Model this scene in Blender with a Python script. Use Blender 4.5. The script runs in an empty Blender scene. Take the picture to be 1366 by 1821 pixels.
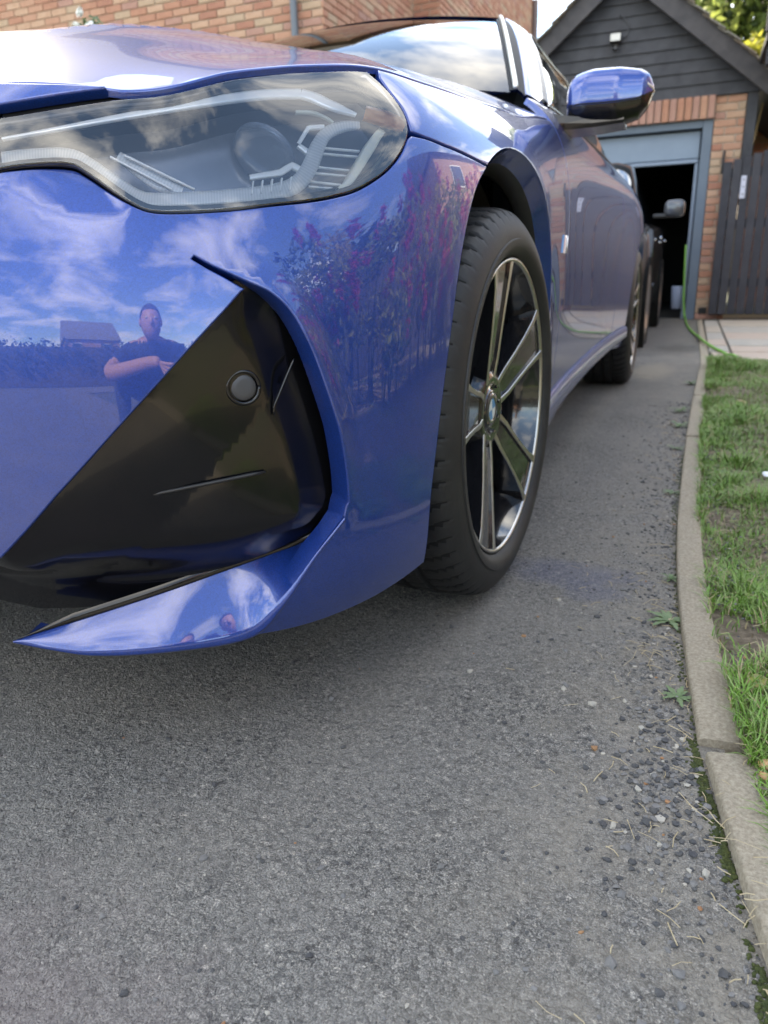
import bpy, bmesh, math, random
import numpy as np
from mathutils import Vector, Matrix
from mathutils.bvhtree import BVHTree
from mathutils.geometry import delaunay_2d_cdt
random.seed(7); rng = np.random.default_rng(7)
scene = bpy.context.scene
COL = scene.collection
R = math.radians

# ------------------------------------------------------------------ camera
CAM = np.array([1.169, -1.254, 0.5586]); YAW, PITCH, ROLL, FPX = 0.39216, 0.31180, -0.02625, 1302.2
PW, PH = 1366.0, 1821.0
_cy, _sy = math.cos(YAW), math.sin(YAW)
FWD = np.array([-_sy*math.cos(PITCH), _cy*math.cos(PITCH), -math.sin(PITCH)])
_r = np.array([_cy, _sy, 0.0]); _u = np.cross(_r, FWD)
RGT = _r*math.cos(ROLL)+_u*math.sin(ROLL); UPV = -_r*math.sin(ROLL)+_u*math.cos(ROLL)
cd = bpy.data.cameras.new('camera'); cam = bpy.data.objects.new('camera', cd); COL.objects.link(cam)
M = Matrix.Identity(4)
for i in range(3):
    M[i][0], M[i][1], M[i][2], M[i][3] = RGT[i], UPV[i], -FWD[i], CAM[i]
cam.matrix_world = M
cd.sensor_fit = 'VERTICAL'; cd.sensor_height = 24.0; cd.lens = FPX/PH*24.0
cd.clip_start = 0.02; cd.clip_end = 600
cd.dof.use_dof = True; cd.dof.focus_distance = 0.78; cd.dof.aperture_fstop = 4.8
scene.camera = cam

# ------------------------------------------------------------------ world and sun
SUN_AZ, SUN_EL = R(58), R(37)      # azimuth measured from +Y towards -X
sun_dir = Vector((-math.sin(SUN_AZ)*math.cos(SUN_EL), math.cos(SUN_AZ)*math.cos(SUN_EL), math.sin(SUN_EL)))
w = bpy.data.worlds.new('World'); scene.world = w; w.use_nodes = True
nt = w.node_tree; nt.nodes.clear()
def N(t, kind, **kw):
    n = t.nodes.new(kind)
    for k, v in kw.items(): setattr(n, k, v)
    return n
out = N(nt, 'ShaderNodeOutputWorld'); bg = N(nt, 'ShaderNodeBackground'); bg.inputs[1].default_value = 0.12
sky = N(nt, 'ShaderNodeTexSky', sky_type='NISHITA', sun_disc=False, sun_elevation=SUN_EL, sun_rotation=-SUN_AZ, air_density=0.9, dust_density=0.1, ozone_density=2.0)
tc = N(nt, 'ShaderNodeTexCoord'); sep = N(nt, 'ShaderNodeSeparateXYZ'); nt.links.new(tc.outputs['Generated'], sep.inputs[0])
zz = N(nt, 'ShaderNodeMath', operation='MAXIMUM'); zz.inputs[1].default_value = 0.0; nt.links.new(sep.outputs[2], zz.inputs[0])
za = N(nt, 'ShaderNodeMath', operation='ADD'); za.inputs[1].default_value = 0.22; nt.links.new(zz.outputs[0], za.inputs[0])
dv = N(nt, 'ShaderNodeVectorMath', operation='DIVIDE'); cmb = N(nt, 'ShaderNodeCombineXYZ')
for i in range(3): nt.links.new(za.outputs[0], cmb.inputs[i])
nt.links.new(tc.outputs['Generated'], dv.inputs[0]); nt.links.new(cmb.outputs[0], dv.inputs[1])
no = N(nt, 'ShaderNodeTexNoise'); no.inputs['Scale'].default_value = 2.1; no.inputs['Detail'].default_value = 9; no.inputs['Roughness'].default_value = 0.58
no.inputs['Distortion'].default_value = 0.35
nt.links.new(dv.outputs[0], no.inputs['Vector'])
cr = N(nt, 'ShaderNodeValToRGB'); cr.color_ramp.elements[0].position = 0.455; cr.color_ramp.elements[1].position = 0.66
cr.color_ramp.elements[0].color = (0, 0, 0, 1); cr.color_ramp.elements[1].color = (.92, .92, .92, 1)
nt.links.new(no.outputs[0], cr.inputs[0])
mx = N(nt, 'ShaderNodeMix', data_type='RGBA'); nt.links.new(cr.outputs[0], mx.inputs[0]); nt.links.new(sky.outputs[0], mx.inputs[6])
mx.inputs[7].default_value = (7.6, 7.8, 8.2, 1)
nt.links.new(mx.outputs[2], bg.inputs[0]); nt.links.new(bg.outputs[0], out.inputs[0])
sl = bpy.data.lights.new('sun', 'SUN'); sl.energy = 3.2; sl.angle = R(0.6); sl.color = (1.0, 0.94, 0.85)
so = bpy.data.objects.new('sun', sl); COL.objects.link(so); so.rotation_euler = (-sun_dir).to_track_quat('-Z', 'Y').to_euler(); so.location = (-8, 5, 12)
scene.view_settings.view_transform = 'Standard'; scene.view_settings.look = 'None'
scene.view_settings.exposure = 2.65; scene.view_settings.gamma = 1.0
try: scene.view_settings.use_white_balance = True; scene.view_settings.white_balance_temperature = 7700; scene.view_settings.white_balance_tint = 8
except Exception: pass
try: scene.view_settings.use_curve_mapping = False
except Exception: pass
scene.cycles.max_bounces = 8; scene.cycles.transparent_max_bounces = 12
scene.cycles.caustics_reflective = False; scene.cycles.caustics_refractive = False
scene.cycles.use_denoising = True
scene.cycles.sample_clamp_indirect = 6.0

# ------------------------------------------------------------------ pixel rays (photo pixels, 1366 x 1821): used to find real positions on real surfaces
def ray(u, v):
    d = FWD*FPX + RGT*(u-PW/2) - UPV*(v-PH/2)
    return d/np.linalg.norm(d)
def atX(u, v, X): d = ray(u, v); return CAM+d*((X-CAM[0])/d[0])
def atY(u, v, Y): d = ray(u, v); return CAM+d*((Y-CAM[1])/d[1])
def atZ(u, v, Z): d = ray(u, v); return CAM+d*((Z-CAM[2])/d[2])

# ------------------------------------------------------------------ object helpers
ORG = {}
def empty(name, loc, label=None, cat=None, group=None, kind=None, parent=None):
    o = bpy.data.objects.new(name, None); COL.objects.link(o); o.empty_display_size = .1
    loc = np.array(loc, float); ORG[o.name] = loc
    if parent is not None:
        o.parent = parent; o.location = loc-ORG[parent.name]
    else: o.location = loc
    return tag(o, label, cat, group, kind)
def tag(o, label=None, cat=None, group=None, kind=None):
    if label: o['label'] = label
    if cat: o['category'] = cat
    if group: o['group'] = group
    if kind: o['kind'] = kind
    return o
def mesh_obj(name, verts, faces, mats, parent=None, smooth=False, fmat=None, normals=None, origin=None, sharp_angle=None):
    verts = np.asarray(verts, float)
    if origin is None: origin = ORG[parent.name] if parent is not None else np.array([verts[:,0].mean(), verts[:,1].mean(), verts[:,2].min()])
    origin = np.asarray(origin, float)
    me = bpy.data.meshes.new(name); me.from_pydata((verts-origin).tolist(), [], [tuple(int(i) for i in f) for f in faces]); me.update()
    if not isinstance(mats, (list, tuple)): mats = [mats]
    for m in mats: me.materials.append(m)
    if fmat is not None: me.polygons.foreach_set('material_index', np.asarray(fmat, dtype=np.int32))
    if smooth: me.polygons.foreach_set('use_smooth', np.ones(len(me.polygons), dtype=bool))
    if normals is not None: me.normals_split_custom_set_from_vertices([tuple(n) for n in normals])
    elif sharp_angle is not None: me.set_sharp_from_angle(angle=sharp_angle)
    o = bpy.data.objects.new(name, me); COL.objects.link(o); ORG[o.name] = origin
    if parent is not None: o.parent = parent; o.location = origin-ORG[parent.name]
    else: o.location = origin
    return o
def inst(src, name, loc, rot=(0,0,0), scale=(1,1,1), parent=None):
    o = bpy.data.objects.new(name, src.data if hasattr(src, 'data') else src); COL.objects.link(o)
    loc = np.array(loc, float); ORG[o.name] = loc
    if parent is not None: o.parent = parent; o.location = loc-ORG[parent.name]
    else: o.location = loc
    o.rotation_euler = rot; o.scale = scale
    return o
class MB:
    def __init__(s): s.v = []; s.f = []; s.m = []
    def add(s, v, f, m=0):
        b = len(s.v); s.v += [tuple(map(float, q)) for q in v]; s.f += [tuple(int(i)+b for i in q) for q in f]; s.m += [m]*len(f)
    def box(s, lo, hi, m=0, bev=0.0, R3=None, c=None):
        lo = np.array(lo, float); hi = np.array(hi, float)
        if bev <= 0:
            v = np.array([[(lo, hi)[i >> k & 1][k] for k in range(3)] for i in range(8)])
            f = [(0,2,3,1),(4,5,7,6),(0,1,5,4),(2,6,7,3),(0,4,6,2),(1,3,7,5)]
        else:
            ctr = (lo+hi)/2; h = (hi-lo)/2; v = []; idx = {}
            for sx in (-1,1):
                for sy in (-1,1):
                    for sz in (-1,1):
                        sg = np.array([sx,sy,sz])
                        for k in range(3):
                            q = h-bev; q[k] = h[k]; idx[(sx,sy,sz,k)] = len(v); v.append(ctr+sg*q)
            f = []
            for k in range(3):
                a, b = (k+1)%3, (k+2)%3
                for sg in (-1,1):
                    def key(sa, sb):
                        t = [0,0,0]; t[k]=sg; t[a]=sa; t[b]=sb; return idx[(*t, k)]
                    q = [key(-1,-1), key(1,-1), key(1,1), key(-1,1)]
                    f.append(q if sg > 0 else q[::-1])
                for sa in (-1,1):
                    for sb in (-1,1):
                        def kk(sk, ax):
                            t = [0,0,0]; t[k]=sk; t[a]=sa; t[b]=sb; return idx[(*t, ax)]
                        q = [kk(-1,a), kk(1,a), kk(1,b), kk(-1,b)]
                        f.append(q if sa*sb > 0 else q[::-1])
            for sx in (-1,1):
                for sy in (-1,1):
                    for sz in (-1,1):
                        q = [idx[(sx,sy,sz,k)] for k in range(3)]
                        f.append(q if sx*sy*sz > 0 else q[::-1])
            v = np.array(v)
        if R3 is not None:
            c = (lo+hi)/2 if c is None else np.array(c); v = (v-c)@np.array(R3).T+c
        s.add(v, f, m)
    def tube(s, pts, r, n=8, m=0, caps=True):
        pts = np.asarray(pts, float); k = len(pts); r = np.broadcast_to(np.asarray(r, float), (k,))
        t = np.gradient(pts, axis=0); t /= np.linalg.norm(t, axis=1)[:, None]+1e-12
        up = np.array([0,0,1.0]) if abs(t[0][2]) < .9 else np.array([1.0,0,0]); V = []
        for i in range(k):
            a = np.cross(up, t[i]); a /= np.linalg.norm(a)+1e-12; b = np.cross(t[i], a); up = b
            for j in range(n):
                q = 2*math.pi*j/n; V.append(pts[i]+r[i]*(a*math.cos(q)+b*math.sin(q)))
        F = [(i*n+j, i*n+(j+1)%n, (i+1)*n+(j+1)%n, (i+1)*n+j) for i in range(k-1) for j in range(n)]
        if caps: F += [tuple(range(n))[::-1], tuple((k-1)*n+j for j in range(n))]
        s.add(V, F, m)
    def prism(s, poly, a, b, m=0):
        """poly: list of 3D points (planar), swept from offset a to offset b (3-vectors)."""
        poly = np.asarray(poly, float); n = len(poly); a = np.asarray(a, float); b = np.asarray(b, float)
        s.add(np.vstack([poly+a, poly+b]), [tuple(range(n))[::-1], tuple(range(n, 2*n))]+[(i, (i+1)%n, n+(i+1)%n, n+i) for i in range(n)], m)
    def build(s, name, mats, parent=None, smooth=False, origin=None, sharp_angle=None):
        return mesh_obj(name, s.v, s.f, mats, parent, smooth, s.m, None, origin, sharp_angle)

# ------------------------------------------------------------------ materials
def mat(name, base=(.5,.5,.5), rough=.5, metal=0.0, coat=0.0, spec=.5, var=None, scale=20, bump=0.0, bump_scale=None, emit=None, detail=6, coord='Object', lo=.35, hi=.65, rough_var=0.0):
    m = bpy.data.materials.new(name); m.use_nodes = True; t = m.node_tree; b = t.nodes['Principled BSDF']
    b.inputs['Base Color'].default_value = (*base, 1); b.inputs['Roughness'].default_value = rough; b.inputs['Metallic'].default_value = metal
    b.inputs['Coat Weight'].default_value = coat; b.inputs['Coat Roughness'].default_value = .03; b.inputs['Specular IOR Level'].default_value = spec
    c = N(t, 'ShaderNodeTexCoord')
    if var is not None or rough_var:
        n = N(t, 'ShaderNodeTexNoise'); n.inputs['Scale'].default_value = scale; n.inputs['Detail'].default_value = detail; n.inputs['Roughness'].default_value = .65
        t.links.new(c.outputs[coord], n.inputs['Vector'])
        if var is not None:
            r = N(t, 'ShaderNodeValToRGB'); r.color_ramp.elements[0].position = lo; r.color_ramp.elements[1].position = hi
            r.color_ramp.elements[0].color = (*base, 1); r.color_ramp.elements[1].color = (*var, 1)
            t.links.new(n.outputs[0], r.inputs[0]); t.links.new(r.outputs[0], b.inputs['Base Color'])
        if rough_var:
            mr = N(t, 'ShaderNodeMapRange'); mr.inputs[1].default_value = .3; mr.inputs[2].default_value = .7; mr.inputs[3].default_value = rough; mr.inputs[4].default_value = rough+rough_var
            t.links.new(n.outputs[0], mr.inputs[0]); t.links.new(mr.outputs[0], b.inputs['Roughness'])
    if bump:
        n2 = N(t, 'ShaderNodeTexNoise'); n2.inputs['Scale'].default_value = bump_scale or scale*3; n2.inputs['Detail'].default_value = 8; n2.inputs['Roughness'].default_value = .7
        t.links.new(c.outputs[coord], n2.inputs['Vector'])
        bp = N(t, 'ShaderNodeBump'); bp.inputs['Strength'].default_value = bump; bp.inputs['Distance'].default_value = .01
        t.links.new(n2.outputs[0], bp.inputs['Height']); t.links.new(bp.outputs[0], b.inputs['Normal'])
    if emit: b.inputs['Emission Color'].default_value = (*emit[:3], 1); b.inputs['Emission Strength'].default_value = emit[3]
    return m
def clear_mat(name, tint=(1,1,1), ior=1.5, rough=0.0, refl=1.0, haze=None):
    """thin clear sheet: Fresnel mix of see-through and mirror reflection"""
    m = bpy.data.materials.new(name); m.use_nodes = True; t = m.node_tree; t.nodes.clear()
    o = N(t, 'ShaderNodeOutputMaterial'); tr = N(t, 'ShaderNodeBsdfTransparent'); tr.inputs[0].default_value = (*tint, 1)
    g = N(t, 'ShaderNodeBsdfGlossy'); g.inputs['Roughness'].default_value = rough; g.inputs[0].default_value = (refl, refl, refl, 1)
    f = N(t, 'ShaderNodeFresnel'); f.inputs['IOR'].default_value = ior; x = N(t, 'ShaderNodeMixShader')
    t.links.new(f.outputs[0], x.inputs[0]); t.links.new(tr.outputs[0], x.inputs[1]); t.links.new(g.outputs[0], x.inputs[2])
    last = x
    if haze:
        df = N(t, 'ShaderNodeBsdfDiffuse'); df.inputs[0].default_value = (*haze[:3], 1); y = N(t, 'ShaderNodeMixShader'); y.inputs[0].default_value = haze[3]
        t.links.new(x.outputs[0], y.inputs[1]); t.links.new(df.outputs[0], y.inputs[2]); last = y
    t.links.new(last.outputs[0], o.inputs[0])
    return m
def paint_mat(name, base, metal=.55, dust=0.0):
    m = bpy.data.materials.new(name); m.use_nodes = True; t = m.node_tree; b = t.nodes['Principled BSDF']
    b.inputs['Base Color'].default_value = (*base, 1); b.inputs['Metallic'].default_value = metal; b.inputs['Roughness'].default_value = .33
    b.inputs['Coat Weight'].default_value = 1.0; b.inputs['Coat Roughness'].default_value = .012; b.inputs['Coat IOR'].default_value = 1.66
    c = N(t, 'ShaderNodeTexCoord')
    v = N(t, 'ShaderNodeTexVoronoi'); v.inputs['Scale'].default_value = 900; t.links.new(c.outputs['Object'], v.inputs['Vector'])
    hs = N(t, 'ShaderNodeHueSaturation'); hs.inputs['Color'].default_value = (*base, 1)
    mr = N(t, 'ShaderNodeMapRange'); mr.inputs[3].default_value = .75; mr.inputs[4].default_value = 1.35
    t.links.new(v.outputs['Color'], mr.inputs[0]); t.links.new(mr.outputs[0], hs.inputs['Value'])
    # faint dried-water dust film with specks
    n = N(t, 'ShaderNodeTexNoise'); n.inputs['Scale'].default_value = 9; n.inputs['Detail'].default_value = 10; n.inputs['Roughness'].default_value = .75; t.links.new(c.outputs['Object'], n.inputs['Vector'])
    r = N(t, 'ShaderNodeMapRange'); r.inputs[1].default_value = .45; r.inputs[2].default_value = .75; r.inputs[3].default_value = dust*.35; r.inputs[4].default_value = dust
    t.links.new(n.outputs[0], r.inputs[0])
    mx = N(t, 'ShaderNodeMix', data_type='RGBA'); mx.inputs[7].default_value = (.42,.42,.44,1); t.links.new(r.outputs[0], mx.inputs[0]); t.links.new(hs.outputs[0], mx.inputs[6])
    t.links.new(mx.outputs[2], b.inputs['Base Color'])
    cw = N(t, 'ShaderNodeMapRange'); cw.inputs[1].default_value = 0; cw.inputs[2].default_value = .6; cw.inputs[3].default_value = .012; cw.inputs[4].default_value = .22
    t.links.new(r.outputs[0], cw.inputs[0]); t.links.new(cw.outputs[0], b.inputs['Coat Roughness'])
    return m
MT = {}
MT['paint'] = paint_mat('blue_metallic_paint', (.002,.036,.235), .35, .03)
MT['paint_top'] = paint_mat('blue_metallic_paint_dusty', (.002,.036,.235), .35, .045)
MT['gloss_black'] = mat('gloss_black_plastic', (.004,.004,.005), .14, coat=.25, spec=.4, bump=.004, bump_scale=60, rough_var=.1, scale=25)
MT['satin_black'] = mat('satin_black_plastic', (.012,.012,.013), .42, var=(.02,.02,.02), bump=.05, bump_scale=400)
MT['groove'] = mat('tread_groove', (.003,.003,.003), .9)
MT['rubber'] = mat('tyre_rubber', (.010,.010,.011), .6, var=(.020,.0195,.019), scale=14, bump=.06, bump_scale=300)
MT['trim_rubber'] = mat('seal_rubber', (.008,.008,.009), .6, spec=.3)
MT['silver'] = mat('machined_alloy', (.52,.51,.48), .28, metal=1.0, rough_var=.1, scale=60)
MT['rim_black'] = mat('rim_black_paint', (.010,.010,.012), .16, coat=.8)
MT['liner'] = mat('arch_liner', (.008,.008,.009), .8, bump=.3, bump_scale=60)
MT['chrome'] = mat('chrome', (.7,.7,.72), .08, metal=1.0)
# ------------------------------------------------------------------ car body surface (car axis = Y, front axle at Y=0, left flank at X=+0.9)
PLAN = np.array([(-.22,-.797),(0,-.80),(.22,-.797),(.42,-.775),(.58,-.735),(.70,-.675),(.79,-.59),(.85,-.48),(.885,-.36),(.905,-.2),(.912,0),(.908,.2),(.895,.4),(.882,.7),(.876,1.1),(.88,1.6),(.895,2.1),(.917,2.45),(.922,2.75),(.905,3.1),(.86,3.4),(.75,3.6),(.5,3.72),(0,3.75),(-.5,3.72)])
PROF = {  # column index in PLAN : rows of (z, inset)
 'front': [(.13,.06),(.20,.018),(.30,0),(.42,-.006),(.53,0),(.61,.020),(.702,.056),(.773,.104),(.822,.168)],
 8: [(.13,.05),(.21,.015),(.32,0),(.46,-.002),(.59,.0),(.675,.010),(.745,.036),(.806,.088),(.842,.155)],
 9: [(.13,.03),(.23,.01),(.36,0),(.50,0),(.615,0),(.69,.004),(.755,.03),(.814,.085),(.848,.155)],
 10:[(.13,.03),(.25,.01),(.38,0),(.51,0),(.63,0),(.71,0),(.772,.026),(.830,.085),(.868,.16)],
 11:[(.13,.05),(.25,.02),(.37,.005),(.50,0),(.63,0),(.715,.002),(.79,.028),(.852,.09),(.885,.17)],
 12:[(.15,.05),(.22,.03),(.34,.018),(.48,.008),(.62,0),(.72,.002),(.812,.022),(.88,.075),(.918,.15)],
 13:[(.17,.06),(.22,.04),(.33,.024),(.48,.014),(.60,.004),(.73,.002),(.83,.018),(.905,.05),(.952,.095)],
 14:[(.17,.06),(.22,.04),(.33,.024),(.48,.016),(.60,.006),(.74,.002),(.84,.016),(.925,.045),(.965,.085)],
 15:[(.17,.06),(.22,.04),(.33,.024),(.48,.016),(.60,.006),(.74,.002),(.85,.016),(.935,.05),(.975,.09)],
 16:[(.17,.05),(.23,.035),(.34,.018),(.48,.01),(.61,.002),(.74,0),(.85,.014),(.935,.055),(.98,.10)],
 17:[(.16,.05),(.24,.02),(.36,.005),(.50,0),(.62,0),(.73,0),(.84,.012),(.93,.06),(.98,.12)],
 18:[(.16,.05),(.24,.02),(.36,.005),(.50,0),(.62,0),(.73,0),(.84,.012),(.93,.06),(.98,.13)],
 19:[(.18,.05),(.26,.02),(.38,.005),(.50,0),(.62,0),(.74,.002),(.85,.018),(.93,.065),(.98,.14)],
 'rear':[(.20,.06),(.28,.02),(.40,0),(.52,0),(.64,0),(.76,.004),(.86,.02),(.94,.06),(.985,.15)]}
def _net():
    P = PLAN; T = np.gradient(P, axis=0); T /= np.linalg.norm(T, axis=1)[:, None]
    Nn = np.stack([T[:,1], -T[:,0]], -1)      # outward
    net = []
    for i in range(len(P)):
        pr = PROF['front'] if i <= 7 else (PROF['rear'] if i >= 20 else PROF[i])
        pr = pr+[(pr[-1][0]+.8*(pr[-1][0]-pr[-2][0]), pr[-1][1]+1.1*(pr[-1][1]-pr[-2][1]))]
        net.append([(P[i,0]-Nn[i,0]*q[1], P[i,1]-Nn[i,1]*q[1], q[0]) for q in pr])
    return np.array(net)
NET = _net(); NC, NR = NET.shape[:2]
# extend rows with linear phantom rows
NET = np.concatenate([2*NET[:, :1]-NET[:, 1:2], NET, 2*NET[:, -1:]-NET[:, -2:-1]], 1)
SMAX, TMAX = NC-3.0, NR-1.0       # s in [0,SMAX] spans PLAN index 1..NC-2 ; t in [0,TMAX]
def _bw(f): return np.stack([(1-f)**3/6, (3*f**3-6*f**2+4)/6, (-3*f**3+3*f**2+3*f+1)/6, f**3/6], -1)
def S0(s, t):
    s = np.clip(np.asarray(s, float), 0, SMAX-1e-9); t = np.clip(np.asarray(t, float), 0, TMAX-1e-9)
    i = np.floor(s).astype(int); j = np.floor(t).astype(int); a = _bw(s-i); b = _bw(t-j); P = np.zeros(s.shape+(3,))
    for p in range(4):
        for q in range(4): P += (a[..., p]*b[..., q])[..., None]*NET[i+p, j+q]
    return P
DISP = []
def _num_n(fn, s, t, e=2e-3):
    ds = fn(np.clip(s+e,0,SMAX), t)-fn(np.clip(s-e,0,SMAX), t); dt = fn(s, np.clip(t+e,0,TMAX))-fn(s, np.clip(t-e,0,TMAX))
    n = np.cross(ds, dt); return n/(np.linalg.norm(n, axis=-1)[..., None]+1e-15)
def N0(s, t): return _num_n(S0, s, t)
def S(s, t):
    s = np.asarray(s, float); t = np.asarray(t, float); P = S0(s, t)
    if DISP:
        n = N0(s, t); h = sum(f(s, t, P) for f in DISP); P = P+n*h[..., None]
    return P
def NS(s, t): return _num_n(S, s, t, 1.5e-3)
def _bvh(d=0.0, fn=S0, s1=21.0, ns=440, ntt=170):
    gs, gt = np.meshgrid(np.linspace(0, s1, ns), np.linspace(0, TMAX, ntt), indexing='ij')
    P = fn(gs, gt)
    if d: P = P-N0(gs, gt)*d
    F = [(i*ntt+j, (i+1)*ntt+j, (i+1)*ntt+j+1, i*ntt+j+1) for i in range(ns-1) for j in range(ntt-1)]
    return BVHTree.FromPolygons(P.reshape(-1,3).tolist(), F), P.reshape(-1,3), s1, ns, ntt
_BV = {}
def _hit(o, d, depth=0.0):
    if depth not in _BV: _BV[depth] = _bvh(depth)
    bv, P, s1, ns, ntt = _BV[depth]
    loc, nor, idx, dist = bv.ray_cast(Vector(o), Vector(d))
    if loc is None: return None
    i, j = divmod(idx, ntt-1); L = np.array(loc)
    # refine by Gauss-Newton inside the cell
    s = (i+.5)*s1/(ns-1); t = (j+.5)*TMAX/(ntt-1); hs = s1/(ns-1); ht = TMAX/(ntt-1)
    a = P[i*ntt+j]; es = P[(i+1)*ntt+j]-a; et = P[i*ntt+j+1]-a
    k = np.linalg.lstsq(np.stack([es, et], 1), L-a, rcond=None)[0]
    return (i+np.clip(k[0],-.2,1.2))*hs, (j+np.clip(k[1],-.2,1.2))*ht
def px(u, v, depth=0.0):
    r = _hit(CAM, ray(u, v), depth)
    if r is None: raise ValueError('no hit %s %s' % (u, v))
    return r
def pxl(pts, depth=0.0): return [px(u, v, depth) for u, v in pts]
def side(Y, z):          # point of the flank at given Y, z
    r = _hit((1.6, Y, z), (-1, 0, 0)); return r
def frontal(X, z): return _hit((X, -2, z), (0, 1, 0))
def smooth_line(pts, n=6, closed=False):
    """Catmull-Rom through (s,t) or xyz points"""
    P = np.asarray(pts, float); k = len(P); o = []
    for i in range(k if closed else k-1):
        if closed: p0, p1, p2, p3 = P[(i-1)%k], P[i], P[(i+1)%k], P[(i+2)%k]
        else: p1, p2 = P[i], P[i+1]; p0 = P[i-1] if i else 2*p1-p2; p3 = P[i+2] if i+2 < k else 2*p2-p1
        for q in np.linspace(0, 1, n, endpoint=False):
            o.append(.5*((2*p1)+(-p0+p2)*q+(2*p0-5*p1+4*p2-p3)*q*q+(-p0+3*p1-3*p2+p3)*q**3))
    if not closed: o.append(P[-1])
    return np.array(o)
def inside(poly, q):
    poly = np.asarray(poly); x, y = q[:, 0], q[:, 1]; r = np.zeros(len(q), bool); j = len(poly)-1
    for i in range(len(poly)):
        xi, yi = poly[i]; xj, yj = poly[j]
        with np.errstate(divide='ignore', invalid='ignore'):
            c = ((yi > y) != (yj > y)) & (x < (xj-xi)*(y-yi)/(yj-yi)+xi)
        r ^= c; j = i
    return r
def resample(poly, step, fn, closed=True):
    """subdivide long edges so that the 3D length of each is below step"""
    P = np.asarray(poly, float); o = []
    k = len(P)
    for i in range(k if closed else k-1):
        a, b = P[i], P[(i+1)%k]; X = fn(np.array([a[0], b[0]]), np.array([a[1], b[1]])); L = np.linalg.norm(X[1]-X[0]); m = max(1, int(math.ceil(L/step)))
        for q in range(m): o.append(a+(b-a)*q/m)
    if not closed: o.append(P[-1])
    return np.array(o)
def seg_dist(P, C):
    """distance of points P (n,3) to polyline C (m,3); returns distance, fraction along the line"""
    best = np.full(len(P), 1e9); fr = np.zeros(len(P)); L = np.r_[0, np.cumsum(np.linalg.norm(np.diff(C, axis=0), axis=1))]
    for i in range(len(C)-1):
        a, b = C[i], C[i+1]; ab = b-a; q = np.clip(((P-a)@ab)/(ab@ab+1e-15), 0, 1); d = np.linalg.norm(P-(a+q[:, None]*ab), axis=1)
        mk = d < best; best[mk] = d[mk]; fr[mk] = (L[i]+q[mk]*(L[i+1]-L[i]))/L[-1]
    return best, fr
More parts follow.
